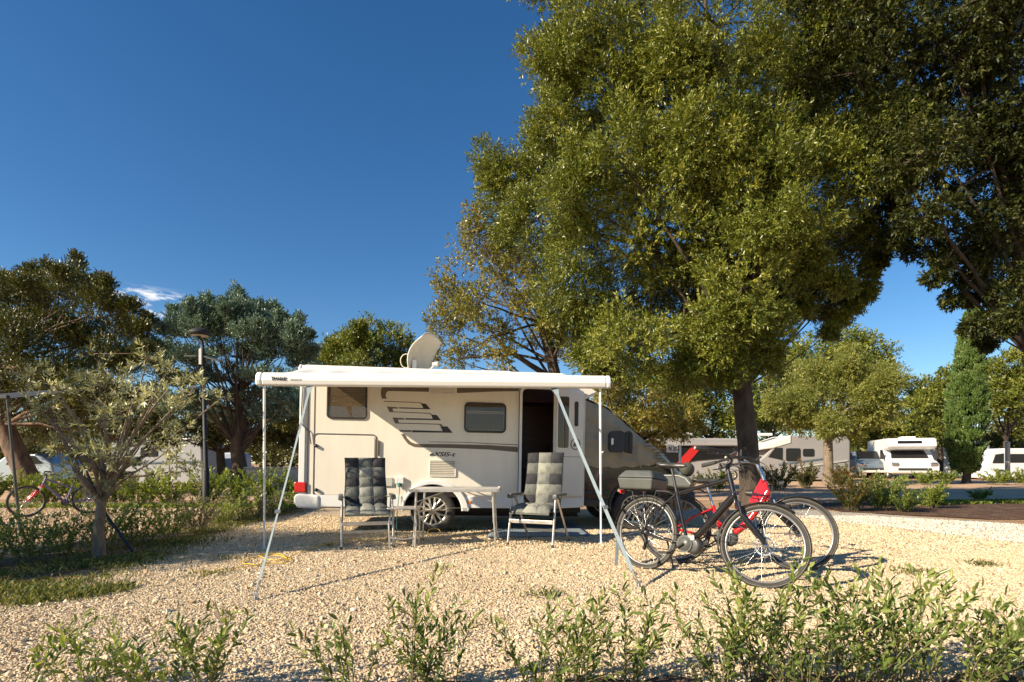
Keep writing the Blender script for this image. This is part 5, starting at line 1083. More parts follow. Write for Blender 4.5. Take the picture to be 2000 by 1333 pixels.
vehicle('parked_car', 'silver car parked beyond the leaning trunk at the left edge', 'car', 22, [(-40, 945), (-42, 922), (-20, 912), (10, 890), (70, 886), (100, 905), (106, 940)], 1.7, mat('silver blue paint', (.42, .48, .52), .25, .4, coat=.5), (-15, 75), (((12, 908), (22, 893), (44, 891), (44, 908)), ((50, 908), (50, 891), (68, 891), (84, 906))), (), wr=.30)
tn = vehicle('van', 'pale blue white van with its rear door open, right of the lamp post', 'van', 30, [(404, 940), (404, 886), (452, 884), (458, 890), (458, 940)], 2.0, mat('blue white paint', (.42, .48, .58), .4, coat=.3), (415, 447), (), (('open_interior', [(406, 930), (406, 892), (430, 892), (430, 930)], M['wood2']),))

# folded parasol-like bike trailer at left skipped; low stone wall right of the cedar
wl_ = thing('garden_wall', 'low grey wall behind the hedge, right of the blue cedar trunk', 'wall', P(480, HY, 19) - Vector((0, 0, HC)))
q = MB(); q.box((1.0, 0, .42), (1.9, .25, .84)); q.build('wall_block', M['concrete'], wl_, bevel=.02); q = MB(); q.box((1.0, 0, .865), (2.0, .32, .05)); q.build('coping', M['concrete'], wl_, bevel=.01)

# ------------------------------------------------------------------ trees
def px_m(d): return d / F
# big tree beside the bicycles
T5 = [(1115, 70, 82), (1100, -60, 90), (1250, 10, 120), (1400, 50, 140), (1380, -90, 150), (1560, 60, 130), (1560, -70, 140), (1088, 170, 50), (1180, 190, 110), (1320, 200, 120), (1490, 200, 130), (1650, 190, 110), (1700, 60, 100),
      (1000, 330, 70), (1090, 300, 80), (1190, 330, 105), (1300, 360, 100), (1440, 350, 110), (1570, 360, 110), (1680, 330, 90), (985, 420, 55), (1060, 430, 85), (1160, 460, 100), (1270, 490, 100), (1390, 490, 110), (1500, 480, 100), (1620, 470, 90),
      (1130, 560, 85), (1230, 590, 95), (1330, 610, 90), (1430, 600, 85), (1525, 550, 65), (1645, 555, 26, 30), (1140, 650, 60), (1230, 680, 75), (1320, 695, 65), (1400, 690, 60), (1465, 690, 48), (1600, 600, 24, 30), (1680, 490, 45), (1200, 735, 45), (1480, 650, 42), (1560, 300, 100, 90, -1.2), (1440, 270, 95, 90, -1.5), (1640, 260, 85, 80, -.8), (1740, 240, 70, 70, -.4), (1740, 340, 60, 60, -.2), (1350, 290, 90, 80, -1.8), (1420, 130, 100, 90, -1.6), (1600, 130, 95, 90, -1), (1490, 350, 90, 80, -1.7), (1480, 440, 80, 70, -1.8), (1300, 130, 90, 80, -1.2), (1720, 460, 45, 40, 0), (1700, 535, 16, 20, 0), (1650, 575, 18, 22, .3), (1600, 560, 26, 30, 0), (1545, 610, 22, 30, 0), (1690, 575, 12, 16, 0), (1620, 650, 10, 14, 0), (1665, 600, 10, 14, 0), (1570, 600, 18, 24, 0), (1640, 625, 12, 14, 0), (1450, 560, 85, 75, -1.5), (1490, 640, 52, 48, -1), (1400, 640, 75, 55, -1.2), (1452, 700, 44, 38, -.7), (1545, 480, 80, 70, -1.4), (1575, 530, 50, 46, -.8), (1090, 260, 56, 60, -.6), (1120, 380, 80, 70, -1.2), (1200, 300, 80, 75, -1.4), (1200, 120, 90, 80, -1), (1105, 110, 62, 70, -.5), (1420, 735, 36, 28, -.6), (1500, 705, 30, 30, -.4), (1350, 720, 44, 34, -.8), (1280, 735, 40, 26, .4), (1360, 735, 40, 26, .6), (1150, 700, 34, 30, .6)]
tree('broadleaf_tree', 'huge olive green tree towering behind the bicycles, its crown filling the top of the picture', (5.07, 12.0), lobes_px(T5, 12.0, 2.1, seed=3), LF['main'], M['bark'], 2.6, .215, nsub=16, nspr=88, subr=.42, L=.082, Wd=.025, tl=.18, nl=10, seed=3,
     trunk_pts=[(5.10, 12.0, -.1), (5.08, 12.0, .5), (5.02, 12.0, 1.5), (4.92, 12.05, 2.6), (4.75, 12.1, 3.9), (4.5, 12.0, 5.5), (4.2, 12.0, 7.4)], fork=4, shell=(.3, 1.0), axis_up=.3)
# sparse tree behind the motorhome
T4 = [(885, 560, 42), (865, 640, 36), (930, 500, 50), (935, 590, 50), (985, 540, 55), (1000, 480, 50), (900, 690, 36), (960, 650, 40), (1040, 600, 55), (1030, 530, 55), (890, 610, 40), (850, 690, 22), (1060, 660, 45), (1100, 600, 60), (980, 700, 36), (1120, 690, 40), (930, 440, 30)]
b4 = P(1105, HY, 14.5)
tree('broadleaf_tree', 'loose yellowish tree with bare crossing limbs rising behind the motorhome roof', (b4.x, b4.y), lobes_px(T4, 14.5, 1.2, seed=5), LF['yell'], M['bark'], 2.8, .17, nsub=13, nspr=34, subr=.36, L=.08, Wd=.034, tl=.15, nl=8, seed=5, shell=(.3, 1.0),
     trunk_pts=[(b4.x, 14.5, -.1), (b4.x, 14.5, 1.5), (b4.x - .1, 14.5, 2.6), (b4.x - .35, 14.5, 3.6), (b4.x - .6, 14.5, 4.6)], fork=3,
     extra_limbs=[(P(1095, 750, 14.5), P(1000, 690, 14.2), .09, .06), (P(1000, 690, 14.2), P(955, 640, 14), .06, .03), (P(1000, 690, 14.2), P(900, 700, 14), .05, .02), (P(1085, 730, 14.5), P(1060, 650, 14.6), .08, .05), (P(1060, 650, 14.6), P(1020, 580, 14.8), .05, .02), (P(1060, 650, 14.6), P(1110, 590, 14.8), .04, .02)])
# dark tree at the right edge
T6 = [(1760, 60, 100), (1880, 30, 120), (2010, 60, 130), (2150, 50, 150), (1800, 190, 90), (1900, 190, 110), (2020, 230, 120), (2150, 260, 150), (1790, 330, 70), (1870, 340, 90), (1970, 370, 100), (2080, 380, 100), (1810, 440, 55), (1880, 460, 70), (1960, 490, 70), (1880, 545, 38), (1940, 570, 55), (2010, 555, 36), (1900, 595, 20), (1960, 590, 20), (1770, 470, 35), (2200, 400, 120), (1740, -70, 110), (1900, -100, 130), (2080, -100, 150), (1730, 410, 40), (2110, 500, 40), (1830, 555, 18), (1862, 600, 14), (1900, 655, 16), (1925, 685, 12), (1965, 655, 18), (1992, 632, 22), (1935, 640, 20), (1840, 515, 28), (1790, 505, 24), (1745, 480, 26), (1715, 520, 14), (1820, 300, 70), (1930, 290, 80), (2060, 320, 80), (1850, 120, 80), (1950, 130, 80), (1760, 260, 70), (1900, 495, 45), (1640, 50, 95, 90, -1), (1600, -60, 100, 90, -1), (1670, 160, 85, 80, -1), (1710, 270, 75, 70, -1), (1600, 130, 60, 60, 0), (1720, 370, 55, 50, -.8)]
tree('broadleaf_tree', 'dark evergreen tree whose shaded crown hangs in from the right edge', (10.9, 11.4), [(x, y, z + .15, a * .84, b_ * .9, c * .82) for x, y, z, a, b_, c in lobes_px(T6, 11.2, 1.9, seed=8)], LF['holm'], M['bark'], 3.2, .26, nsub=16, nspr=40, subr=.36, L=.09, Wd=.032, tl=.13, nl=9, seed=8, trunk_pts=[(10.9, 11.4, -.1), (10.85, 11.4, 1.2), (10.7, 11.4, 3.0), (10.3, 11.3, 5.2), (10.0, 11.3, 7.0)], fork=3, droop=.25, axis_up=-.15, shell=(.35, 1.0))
# left conifer
T1 = [(15, 580, 30, 34), (55, 590, 34, 50), (95, 585, 34, 50), (140, 580, 30, 55), (100, 650, 60, 50), (30, 665, 60, 50), (195, 605, 28, 38), (160, 670, 55, 44), (235, 650, 34, 30), (268, 655, 24, 22), (90, 735, 70, 50), (215, 715, 50, 40), (10, 760, 80, 60), (170, 775, 55, 40), (-40, 640, 80), (-60, 760, 90), (262, 710, 32, 28), (110, 800, 60, 40), (60, 850, 50, 34), (160, 840, 50, 34), (240, 800, 44, 36), (220, 860, 40, 30),
      (12, 556, 8, 20), (58, 540, 9, 24), (91, 533, 9, 24), (120, 550, 8, 20), (149, 524, 9, 26), (170, 560, 8, 20), (202, 562, 9, 22), (225, 600, 8, 18), (256, 606, 9, 18), (285, 628, 10, 14), (284, 690, 14, 10), (45, 560, 8, 20), (135, 548, 8, 20)]
b1 = P(70, HY, 17)
tree('conifer_tree', 'tall dark conifer with golden brown tips and a leaning trunk at the left edge', (b1.x, b1.y), [(x, y, z, a * .78, b_ * .8, c * .78) for x, y, z, a, b_, c in lobes_px(T1, 17, 2.0, seed=11)], LF['con'], M['bark2'], 2.6, .30, nsub=26, nspr=26, subr=.26, L=.085, Wd=.03, tl=.46, nl=13, seed=11, axis_up=1.0, ang=(20, 50), lean=(-1.0, 0), shell=(.4, 1.05), trunk_pts=[(b1.x + .05, 17, -.1), (b1.x - .35, 17, .8), (b1.x - 1.0, 17, 2.2), (b1.x - 1.2, 17, 4)], fork=2,
     extra_limbs=[(Vector((b1.x - .2, 17, .4)), Vector((b1.x - 1.6, 16.8, 2.6)), .16, .1)])
# blue cedar
T2 = [(466, 640, 26, 36), (430, 650, 34, 30), (395, 650, 30, 32), (495, 660, 34, 30), (545, 655, 26, 24), (355, 650, 24, 22), (540, 690, 44, 22), (470, 700, 54, 22), (375, 705, 44, 22), (578, 670, 20, 20), (332, 690, 26, 16), (590, 715, 28, 16), (430, 740, 58, 20), (530, 745, 56, 20), (345, 745, 38, 18), (480, 780, 54, 18), (390, 785, 44, 16), (560, 785, 38, 18), (340, 800, 34, 18), (430, 815, 46, 18), (520, 815, 46, 18), (590, 800, 28, 18), (603, 690, 14, 12), (312, 715, 16, 12), (618, 728, 14, 10),
      (467, 590, 9, 34), (460, 612, 16, 24), (406, 600, 8, 24), (412, 625, 14, 18), (374, 608, 8, 20), (340, 616, 8, 16), (350, 632, 14, 12), (440, 610, 8, 18), (485, 610, 8, 18), (508, 608, 8, 18), (515, 630, 14, 14), (535, 610, 8, 16), (547, 626, 9, 14), (577, 634, 10, 16), (575, 650, 14, 12), (322, 650, 10, 14), (300, 680, 10, 10), (600, 660, 8, 12), (390, 625, 10, 16)]
b2 = P(468, HY, 20)
tree('blue_cedar_tree', 'silvery blue green cedar with spreading tufted branches left of the motorhome', (b2.x, b2.y), [(x, y, z, a * (.98 if a > .3 else 1.1), b_, c * (.95 if a > .3 else 1.0)) for x, y, z, a, b_, c in lobes_px(T2, 20, 1.9, seed=13)], LF['cedar'], M['bark4'], 2.6, .25, nsub=26, nspr=34, subr=.26, L=.085, Wd=.034, tl=.40, nl=12, seed=13, axis_up=1.3, ang=(20, 55), shell=(.3, 1.05), flat=.7,
     trunk_pts=[(b2.x, 20, -.1), (b2.x, 20, .9), (b2.x - .1, 20, 1.6), (b2.x + .1, 20, 2.8), (b2.x, 20, 3.6)], fork=3,
     extra_limbs=[(Vector((b2.x, 20, 1.4)), Vector((b2.x + .9, 20, 2.6)), .12, .06), (Vector((b2.x, 20, 1.1)), Vector((b2.x - .7, 20, 2.8)), .12, .06)])
T3 = [(690, 690, 48), (740, 680, 48), (660, 705, 36), (785, 700, 34), (640, 735, 30), (720, 730, 60), (800, 720, 24), (700, 655, 22)]
b3 = P(715, HY, 28)
tree('broadleaf_tree', 'rounded olive green tree showing above the rear of the motorhome roof', (b3.x, b3.y), lobes_px(T3, 28, 1.2, seed=15), LF['main'], M['bark'], 3, .3, nsub=22, nspr=44, subr=.45, L=.15, Wd=.06, tl=.25, nl=7, seed=15)
T7 = [(1540, 780, 40), (1580, 745, 42), (1640, 725, 42), (1690, 745, 45), (1730, 760, 34), (1610, 790, 50), (1670, 790, 50), (1560, 815, 34), (1715, 800, 38), (1620, 830, 30), (1520, 800, 24), (1660, 700, 20), (1730, 725, 16), (1680, 830, 26)]
b7 = P(1618, HY, 26)
tree('olive_tree', 'small round topped pale green tree on a bare trunk in front of the parked motorhomes', (b7.x, b7.y), lobes_px(T7, 26, 1.1, seed=17), LF['lime'], M['bark3'], 2.1, .22, nsub=20, nspr=60, subr=.40, L=.13, Wd=.04, tl=.22, nl=7, seed=17, trunk_pts=[(b7.x, 26, -.1), (b7.x, 26, .7), (b7.x - .02, 26, 2.0), (b7.x + .05, 26, 2.9)], fork=2, axis_up=-.1, shell=(.4, 1.0))
# cypress
T8 = [(1898, 615, 3, 24, 0), (1897, 640, 5, 30, 0), (1896, 665, 9, 36, 0), (1895, 700, 14, 45, 0), (1893, 745, 20, 50, 0), (1890, 790, 26, 50, 0), (1888, 835, 30, 50, 0), (1886, 880, 32, 45, 0), (1886, 908, 27, 22, 0), (1886, 926, 22, 12, 0)]
b8 = P(1887, HY, 28)
tree('cypress_tree', 'tall narrow cypress standing beside the white alcove motorhome', (b8.x, b8.y), [(x, y, z + .25, a * .88, b_ * .88, c) for x, y, z, a, b_, c in lobes_px(T8, 28, .12, seed=19)], LF['cypress'], M['bark'], 1.2, .2, nsub=70, nspr=40, subr=.16, L=.10, Wd=.045, tl=.20, nl=7, seed=19, axis_up=2.4, ang=(10, 30), shell=(.8, .95))
def bgtree(name, label, px, d, lob, leafk, seed, th=2.5, tr=.22, nspr=44, nsub=16, L=None, group=None, bark='bark', up=.2):
    b = P(px, HY, d); L = L or .0058 * d
    return tree(name, label, (b.x, b.y), lobes_px(lob, d, 1.3, seed=seed), LF[leafk], M[bark], th, tr, nsub=nsub, nspr=nspr, subr=.017 * d, L=L, Wd=L * .42, tl=L * 1.6, nl=6, seed=seed, axis_up=up, group=group)
bgtree('broadleaf_tree', 'dark rounded tree rising behind the small pale round tree', 1640, 42, [(1590, 700, 42), (1640, 690, 40), (1690, 690, 38), (1560, 740, 45), (1715, 720, 26), (1640, 750, 60)], 'main', 21)
bgtree('pine_tree', 'bright yellow green pine left of the cypress', 1835, 40, [(1810, 770, 26), (1840, 750, 30), (1850, 790, 36), (1800, 800, 28), (1830, 830, 34), (1770, 810, 26)], 'pine', 23, up=.8)
bgtree('pine_tree', 'bright yellow green pine right of the cypress', 1965, 38, [(1935, 740, 30), (1975, 725, 34), (2010, 745, 36), (1950, 780, 34), (1995, 790, 36), (2040, 770, 40), (1925, 790, 26)], 'pine', 24, up=.8)
bgtree('broadleaf_tree', 'dark tree low behind the vans at the right edge', 1975, 46, [(1950, 840, 26), (1990, 840, 34), (2040, 830, 40), (2000, 870, 30), (1930, 870, 20)], 'con', 25)
bgtree('broadleaf_tree', 'shaded tree behind the gap between the two middle motorhomes', 1700, 44, [(1690, 850, 24), (1740, 845, 26), (1780, 850, 28), (1820, 850, 26), (1660, 850, 24)], 'main', 26)
bgtree('broadleaf_tree', 'green tree just behind the motorhome cab', 1230, 21, [(1190, 790, 34), (1240, 780, 40), (1290, 800, 40), (1220, 830, 36), (1290, 840, 34), (1340, 820, 36), (1180, 740, 30)], 'yell', 27, th=1.6)
bgtree('broadleaf_tree', 'olive green tree behind the long grey motorhome, left of the big trunk', 1385, 36, [(1340, 780, 44), (1400, 770, 46), (1440, 800, 40), (1370, 825, 36), (1420, 840, 28), (1330, 840, 28), (1400, 720, 36), (1300, 760, 36)], 'main', 28)
bgtree('broadleaf_tree', 'yellowish green tree behind the motorhomes, right of the big trunk', 1505, 37, [(1490, 780, 34), (1520, 750, 34), (1510, 820, 34), (1550, 830, 30), (1470, 820, 26), (1500, 710, 26)], 'lime', 29)
bgtree('broadleaf_tree', 'dark low tree under the blue cedar', 430, 25, [(350, 820, 36), (400, 840, 34), (440, 830, 36), (490, 840, 36), (540, 830, 40), (580, 850, 34), (560, 800, 36), (330, 850, 26)], 'con', 30, th=1.5)
bgtree('broadleaf_tree', 'dark thicket tree behind the olive tree', 200, 23, [(120, 840, 40), (190, 820, 44), (250, 830, 40), (290, 800, 40), (60, 860, 34), (300, 850, 28)], 'con', 31, th=1.5)
bgtree('broadleaf_tree', 'far dark tree between the cedar and the motorhome', 600, 36, [(560, 860, 30), (600, 830, 34), (640, 800, 40), (610, 780, 30), (660, 850, 40), (520, 870, 24)], 'con', 32, th=1.5)
bgtree('broadleaf_tree', 'far dark tree at the left edge behind the silver car', -30, 34, [(-60, 850, 50), (0, 860, 40), (-120, 830, 60), (40, 870, 30), (-180, 850, 60)], 'con', 33, th=1.5)
# tree standing outside the left edge whose shade falls over the hedge
tree('broadleaf_tree', 'leafy tree standing beyond the left edge, shading the hedge and verge', (-10.3, 2.6), [(x - 2.1, y + .1, z, a * 1.1, b * 1.0, c * 1.0) for x, y, z, a, b, c in [(-8.3, 2.6, 3.6, 1.1, 1.1, .9), (-7.6, 2.2, 3.0, .9, .9, .7), (-8.9, 3.0, 4.2, 1.1, 1.1, .8), (-8.0, 3.3, 3.0, .9, .9, .7), (-7.4, 3.0, 4.0, .8, .8, .7), (-8.8, 2.0, 3.2, 1, 1, .8), (-8.2, 2.8, 4.6, .8, .8, .6), (-8.4, 3.6, 3.6, .9, .9, .8)]], LF['main'], M['bark'], 2.2, .12, nsub=16, nspr=40, subr=.4, L=.08, Wd=.035, tl=.14, nl=7, seed=35)

# young olive tree by the verge
T0 = [(70, 790, 30), (110, 760, 26), (60, 735, 20), (130, 830, 34), (180, 760, 34), (200, 720, 26), (240, 740, 32), (290, 700, 26), (330, 720, 24), (250, 800, 40), (200, 830, 34), (300, 780, 40), (340, 800, 36), (280, 860, 36), (220, 890, 34), (330, 880, 36), (360, 850, 26), (170, 880, 24), (270, 920, 26), (380, 760, 26), (430, 780, 18), (150, 920, 22), (370, 920, 22), (215, 950, 24), (120, 880, 20), (95, 810, 18)]
b0_ = G(193, 1093)
tree('olive_tree', 'young grey green olive tree with a forked trunk in the verge on the left', (b0_.x, b0_.y), lobes_px(T0, b0_.y, .5, seed=41), LF['olive'], M['bark3'], .85, .052, nsub=8, nspr=7, subr=.15, L=.062, Wd=.015, tl=.12, nl=11, seed=41, shell=(.1, 1), trunk_pts=[(b0_.x, b0_.y, -.05), (b0_.x, b0_.y, .3), (b0_.x + .03, b0_.y, .62), (b0_.x + .1, b0_.y, .85)], fork=2, axis_up=.5,
     extra_limbs=[(Vector((b0_.x + .02, b0_.y, .62)), P(140, 900, b0_.y), .035, .02), (P(140, 900, b0_.y), P(85, 780, b0_.y), .02, .008), (Vector((b0_.x + .1, b0_.y, .85)), P(260, 780, b0_.y), .03, .01), (Vector((b0_.x + .1, b0_.y, .85)), P(330, 760, b0_.y), .03, .008)])
stk_a, stk_b = P(245, 1045, 6.6), P(175, 965, 6.9)
q = MB(); q.tube([Vector((0, 0, -.02)), P(170, 955, 6.9) - Vector((P(268, 1090, 6.2).x, 6.2, 0))], .018, 7); o = q.build('stake', M['lamp'], loc=Vector((P(268, 1090, 6.2).x, 6.2, 0))); tag(o, 'dark slanting stake propping the young olive tree', 'stake')

# ------------------------------------------------------------------ shrubs
def shrub(label, loc, h, spread, nst, leafk, seed, L=.045, Wd=.013, nl=9, group=None, cat='shrub', name='shrub', dens=3, near=True, lean=(0, 0), up=.35, leafless=.12):
    rn = random.Random(seed); rng = np.random.default_rng(seed); root = thing(name, label, cat, loc, group=group)
    sb = MB(); C, A, sr = [], [], []
    for i in range(nst):
        a = rn.uniform(0, 6.283); rr = spread * math.sqrt(rn.random()); hh = h * (rn.uniform(.4, .95) if i else 1.0)
        p0 = Vector((.25 * rr * math.cos(a) , .25 * rr * math.sin(a), -.01)); p2 = Vector((rr * math.cos(a) + lean[0], rr * math.sin(a) + lean[1], hh)); p1 = p0.lerp(p2, .5) + Vector((-.15 * rr * math.cos(a), -.15 * rr * math.sin(a), hh * .12))
        pts = [p0 * (1 - t) ** 2 + p1 * 2 * t * (1 - t) + p2 * t * t for t in [k / 6 for k in range(7)]]
        sb.tube(pts, [.0035 - .0026 * k / 6 for k in range(7)] if h < 1 else [.012 - .009 * k / 6 for k in range(7)], 4, caps=False)
        nseg = max(3, int(hh / (L * 1.1) * dens / 3)); tl = hh / nseg; v = rn.random()
        for k in range(nseg):
            t = leafless + (1 - leafless) * (k + .3 * rn.random()) / nseg; p = p0 * (1 - t) ** 2 + p1 * 2 * t * (1 - t) + p2 * t * t; d = ((p1 - p0) * (1 - t) + (p2 - p1) * t).normalized()
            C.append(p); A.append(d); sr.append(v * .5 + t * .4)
            if k % 2 == 0 and k > 0:      # side shoot
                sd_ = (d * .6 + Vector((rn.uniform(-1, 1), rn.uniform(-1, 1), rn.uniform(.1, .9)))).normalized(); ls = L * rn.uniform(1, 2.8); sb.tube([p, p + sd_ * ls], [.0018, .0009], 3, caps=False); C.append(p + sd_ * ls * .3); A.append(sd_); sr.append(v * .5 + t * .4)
    sb.build('stems', M['twig'], root, normals=False)
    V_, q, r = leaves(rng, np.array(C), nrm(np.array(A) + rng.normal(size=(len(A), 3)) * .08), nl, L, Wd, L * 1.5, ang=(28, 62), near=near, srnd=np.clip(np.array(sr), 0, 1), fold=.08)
    V_[..., 2] = np.maximum(V_[..., 2], .004); leaf_object('foliage', V_, q, r, LF[leafk], root); return root
fg = 'laurel shrubs along the front edge'
fgs = [(20, 2.45, .36, .26, 9, 'leafy shrub in the bottom left corner'), (190, 2.5, .34, .22, 8, 'low pale shrub at the bottom, second from the left corner'), (320, 2.5, .36, .20, 10, 'low dark shrub at the bottom, third from the left corner'), (405, 2.55, .42, .13, 9, 'upright shrub with dark leaves at the bottom, left of the bare gravel'),
       (690, 2.5, .40, .18, 7, 'thin shrub at the bottom, left of the tallest middle shoot'), (805, 2.5, .62, .13, 6, 'shrub in the bottom middle with one shoot reaching above the others'), (870, 2.5, .36, .18, 8, 'shrub at the bottom just right of the tallest middle shoot'), (1060, 2.5, .42, .22, 10, 'shrub at the bottom, left of the right strap peg'), (1130, 2.45, .44, .18, 10, 'dense shrub at the bottom, straight below the right awning leg'), (1225, 2.55, .50, .16, 9, 'thin shrub with one tall leafy shoot beside the strap peg'),
       (1400, 2.5, .48, .20, 12, 'shrub at the bottom below the left rim of the black bicycle front wheel'), (1490, 2.6, .66, .22, 16, 'tallest shrub, its shoots crossing the front wheel of the black bicycle'), (1570, 2.5, .56, .24, 15, 'dense shrub at the bottom under the right rim of the black bicycle wheel'), (1670, 2.55, .56, .26, 17, 'dense shrub at the bottom, right of the black bicycle'),
       (1770, 2.6, .58, .26, 17, 'broad shrub at the bottom right, third from the corner'), (1870, 2.5, .46, .24, 14, 'broad shrub at the bottom right, second from the corner'), (1980, 2.6, .56, .28, 17, 'large shrub in the bottom right corner')]
for i, (px, d, h, sp, ns, lb_) in enumerate(fgs):
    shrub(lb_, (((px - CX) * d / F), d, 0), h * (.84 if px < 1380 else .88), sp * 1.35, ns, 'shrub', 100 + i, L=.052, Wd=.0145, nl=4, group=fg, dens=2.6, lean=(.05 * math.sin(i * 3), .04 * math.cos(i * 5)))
hg = 'shrubs of the hedge along the verge'
rn = random.Random(9); k = 0
names = ['nearest shrub of the verge hedge, cut by the left edge', 'second nearest shrub of the verge hedge, dark and dense', 'bushy shrub just left of the young olive trunk', 'shrub directly behind the young olive trunk', 'open shrub right of the young olive trunk', 'small leaved shrub in front of the slanting stake', 'pale shrub midway along the verge hedge', 'sunlit shrub between the olive and the awning pole', 'loose shrub left of the left awning pole', 'shrub directly behind the left awning pole', 'shrub left of the motorhome tail light', 'last shrub of the verge hedge beside the rear bumper']
for px, py in ((-20, 1112), (60, 1098), (130, 1085), (205, 1072), (270, 1062), (330, 1052), (385, 1040), (430, 1028), (470, 1020), (510, 1012), (545, 1004), (572, 1000)):
    p = G(px, py); shrub(names[k], p, rn.uniform(.45, .64), .48, 27, 'shrub' if k < 5 else ('dry' if k % 3 == 0 else 'hedge'), 200 + k, L=.05, Wd=.019, nl=6, group=hg, near=False, dens=2.2); k += 1
hg2 = 'bushes of the clipped hedge beyond the neighbouring pitch'
nm2 = ['first bush of the far hedge from the left edge', 'far hedge bush behind the childs bicycle', 'far hedge bush left of the olive trunk', 'far hedge bush right of the olive trunk', 'bright far hedge bush below the caravan', 'far hedge bush just left of the lamp post', 'far hedge bush just right of the lamp post', 'far hedge bush below the cedar trunk', 'far hedge bush left of the awning pole', 'far hedge bush right of the awning pole', 'far hedge bush beside the motorhome tail light']
for i in range(11):
    px = -20 + i * 60; shrub(nm2[i], (((px - CX) * 13.6 / F), 13.6 + .2 * math.sin(i * 2), 0), .80 + .12 * math.sin(i * 3), .62, 34, 'hedge', 300 + i, L=.075, Wd=.03, nl=7, group=hg2, near=False, dens=3, cat='hedge bush')
rb = 'flowering shrubs beside the road'
for i, (px, d, h, sp, lk, lb_) in enumerate([(1400, 20, .75, .8, 'hedge', 'green shrub left of the big tree trunk'), (1340, 21, .6, .6, 'redtip', 'reddish shrub below the grey motorhome'), (1520, 21, 1.0, .8, 'redtip', 'reddish shrub just right of the big tree trunk'), (1575, 23, 1.1, .8, 'redtip', 'reddish shrub left of the small round tree'), (1640, 24, .9, .7, 'redtip', 'reddish shrub at the foot of the small round tree'),
        (1665, 11.9, .75, .55, 'redtip', 'left part of the dark bush row on the soil bed'), (1720, 12.0, .85, .6, 'shrub', 'large dark bush on the soil bed'), (1765, 11.7, .5, .45, 'shrub', 'low dark bush at the right end of the bush row'), (1822, 12.6, .55, .3, 'hedge', 'small light green bush right of the dark bushes'),
        (1800, 26, .6, .7, 'hedge', 'low bush left of the cypress foot'), (1950, 26, .7, .8, 'hedge', 'low bush right of the cypress foot'), (2000, 25.5, .7, .8, 'hedge', 'low bush at the right edge beside the road'), (1850, 27, .6, .6, 'shrub', 'dark low bush under the cypress'), (1910, 15.2, .28, .3, 'shrub', 'small dark tuft on the grass strip at the right')]):
    shrub(lb_, ((px - CX) * d / F, d, 0), h, sp, 34 if d < 15 else 26, lk, 400 + i, L=.0042 * d if d > 15 else .06, Wd=.0018 * d if d > 15 else .024, nl=7, group=rb, near=False, dens=4, cat='bush')

# ------------------------------------------------------------------ grass and weeds
def grass(label, regions, n, h, seed, leafk='grass', w=.004):
    rng = np.random.default_rng(seed); pts = []
    for (x0, y0), (x1, y1), wd in regions:
        t = rng.uniform(0, 1, n); o = rng.normal(0, wd / 2, n); pts.append(np.stack([x0 + (x1 - x0) * t + o, y0 + (y1 - y0) * t + rng.normal(0, .08, n), np.zeros(n)], 1))
    p = np.concatenate(pts)
    keep = (np.sin(p[:, 0] * 5.1 + 1.3 * p[:, 1]) + np.sin(p[:, 1] * 4.3 - p[:, 0] * 2) + rng.normal(0, .6, len(p))) > -.7; p = p[keep]; N = len(p)
    a = rng.uniform(0, 6.283, N); d = np.stack([np.cos(a), np.sin(a), np.zeros(N)], 1); s = np.stack([-np.sin(a), np.cos(a), np.zeros(N)], 1)
    hh = (h * rng.uniform(.4, 1.2, N))[:, None]; ln = rng.uniform(.15, .8, N)[:, None]; z = np.array([0, 0, 1.0])
    m = p + z * hh * .6 + d * hh * ln * .3; tip = p + z * hh * (1 - .25 * ln) + d * hh * ln
    V_ = np.stack([p + s * w, m + s * w * .7, tip, m - s * w * .7, p - s * w, p - s * w], 1)[:, [0, 1, 2, 3]]
    V_[:, 3] = p - s * w + (m - p) * .0; V_[:, 0] = p + s * w; V_[:, 1] = m + s * w * .8
    o = leaf_object('grass', V_, [(0, 1, 2, 3)], rng.uniform(0, 1, N), LF[leafk]); return tag(o, label, 'grass', kind='stuff')
grass('shaded green grass of the verge under the hedge and olive tree', [((-4.2, 3.9), (-4.35, 7.5), .7), ((-3.9, 4.4), (-4.3, 6.5), .45), ((-4.5, 7), (-4.9, 12.5), .6)], 5500, .06, 51, 'grass', .0026)
grass('bright grass patch at the left edge of the gravel', [((-3.75, 3.9), (-3.2, 4.55),   .25)], 2600, .06, 52, 'grass', .0022)
grass('green grass strip beside the tan road on the right', [((9.6, 13.6), (15, 14.8), .4), ((9.5, 14.2), (16, 15.3), .4)], 9000, .09, 53, 'hedge', .009)
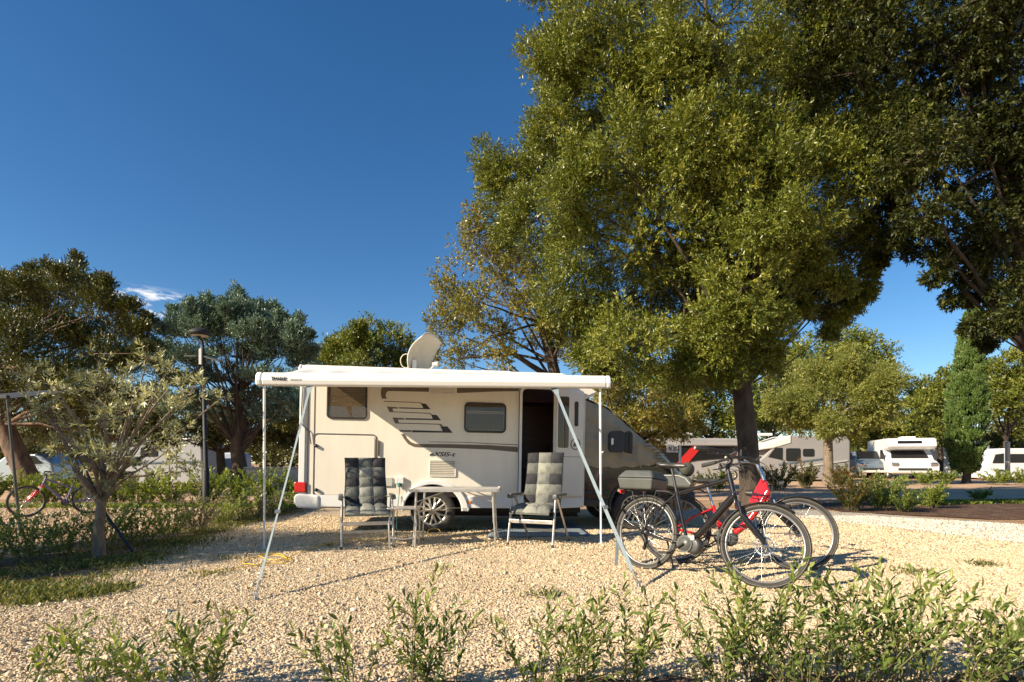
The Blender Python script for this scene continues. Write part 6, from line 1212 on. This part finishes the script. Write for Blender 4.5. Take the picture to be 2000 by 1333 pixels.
grass('thin weeds scattered on the gravel', [((x, y), (x + .25, y + .06), .15) for x, y in ((-3.1, 5.9), (-2.3, 6.9), (4.6, 5.6), (5.2, 5.4), (4.9, 4.9), (4.3, 4.5), (-.9, 8.5), (3.6, 5.2), (-2.9, 5.1), (.1, 4.3))], 150, .05, 54)
grass('thin dry grass at the bottom edge between the shrubs', [((-1, 2.5), (3.2, 2.55), .2)], 260, .05, 55)
grass('rough grass at the foot of the far hedge', [((-14, 13.2), (-5, 13.2), .5), ((-14, 12.9), (-5, 12.9), .5)], 9000, .10, 56, 'hedge', .008)

rng = np.random.default_rng(77); N = 420
p = np.stack([rng.uniform(-4, 8, N), rng.uniform(2.9, 9.5, N), np.full(N, .022)], 1)
V_, q_, r_ = leaves(rng, p, nrm(rng.normal(size=(N, 3)) * np.array([1, 1, .12])), 1, .042, .018, .0, ang=(0, 10), near=True)
V_[..., 2] = np.abs(V_[..., 2] - .022) + .020
M['litter'] = leafmat('dead leaf', [(.12, .06, .025), (.22, .12, .05), (.34, .22, .10), (.2, .2, .06)], tr=.05)
tag(leaf_object('leaf_litter', V_, q_, r_, M['litter']), 'dead brown leaves scattered over the gravel', 'leaf litter', kind='stuff')

# far woodland closing the view behind the campsite
rng = np.random.default_rng(91); N = 5200
ax_ = rng.uniform(-1.25, 1.25, N); dd_ = rng.uniform(62, 80, N); xx = np.tan(ax_) * dd_ * .9
hh_ = 3.2 + 1.2 * np.sin(xx * .16) + .8 * np.sin(xx * .43 + 1) + .5 * np.sin(xx * 1.1)
zz = rng.uniform(.1, 1, N) ** .8 * hh_
C_ = np.stack([xx, dd_, zz], 1); V_, q_, r_ = leaves(rng, C_, nrm(rng.normal(size=(N, 3)) + np.array([0, 0, .6])), 16, .62, .34, 1.3)
V_[..., 2] = np.maximum(V_[..., 2], .02)
tag(leaf_object('woodland', V_, q_, r_, LF['con']), 'far dark woodland closing the view behind the campsite', 'woodland', kind='stuff')

tag(pebbles('gravel', [(-3.8, 2.4), (5.6, 2.4), (6.2, 4), (7.5, 7.4), (5.2, 10.5), (-4.0, 10.5), (-3.75, 5)], .008, 55, .012, .026, M['peb'], 9), 'scattered larger stones lying on the gravel pitch', 'stones')
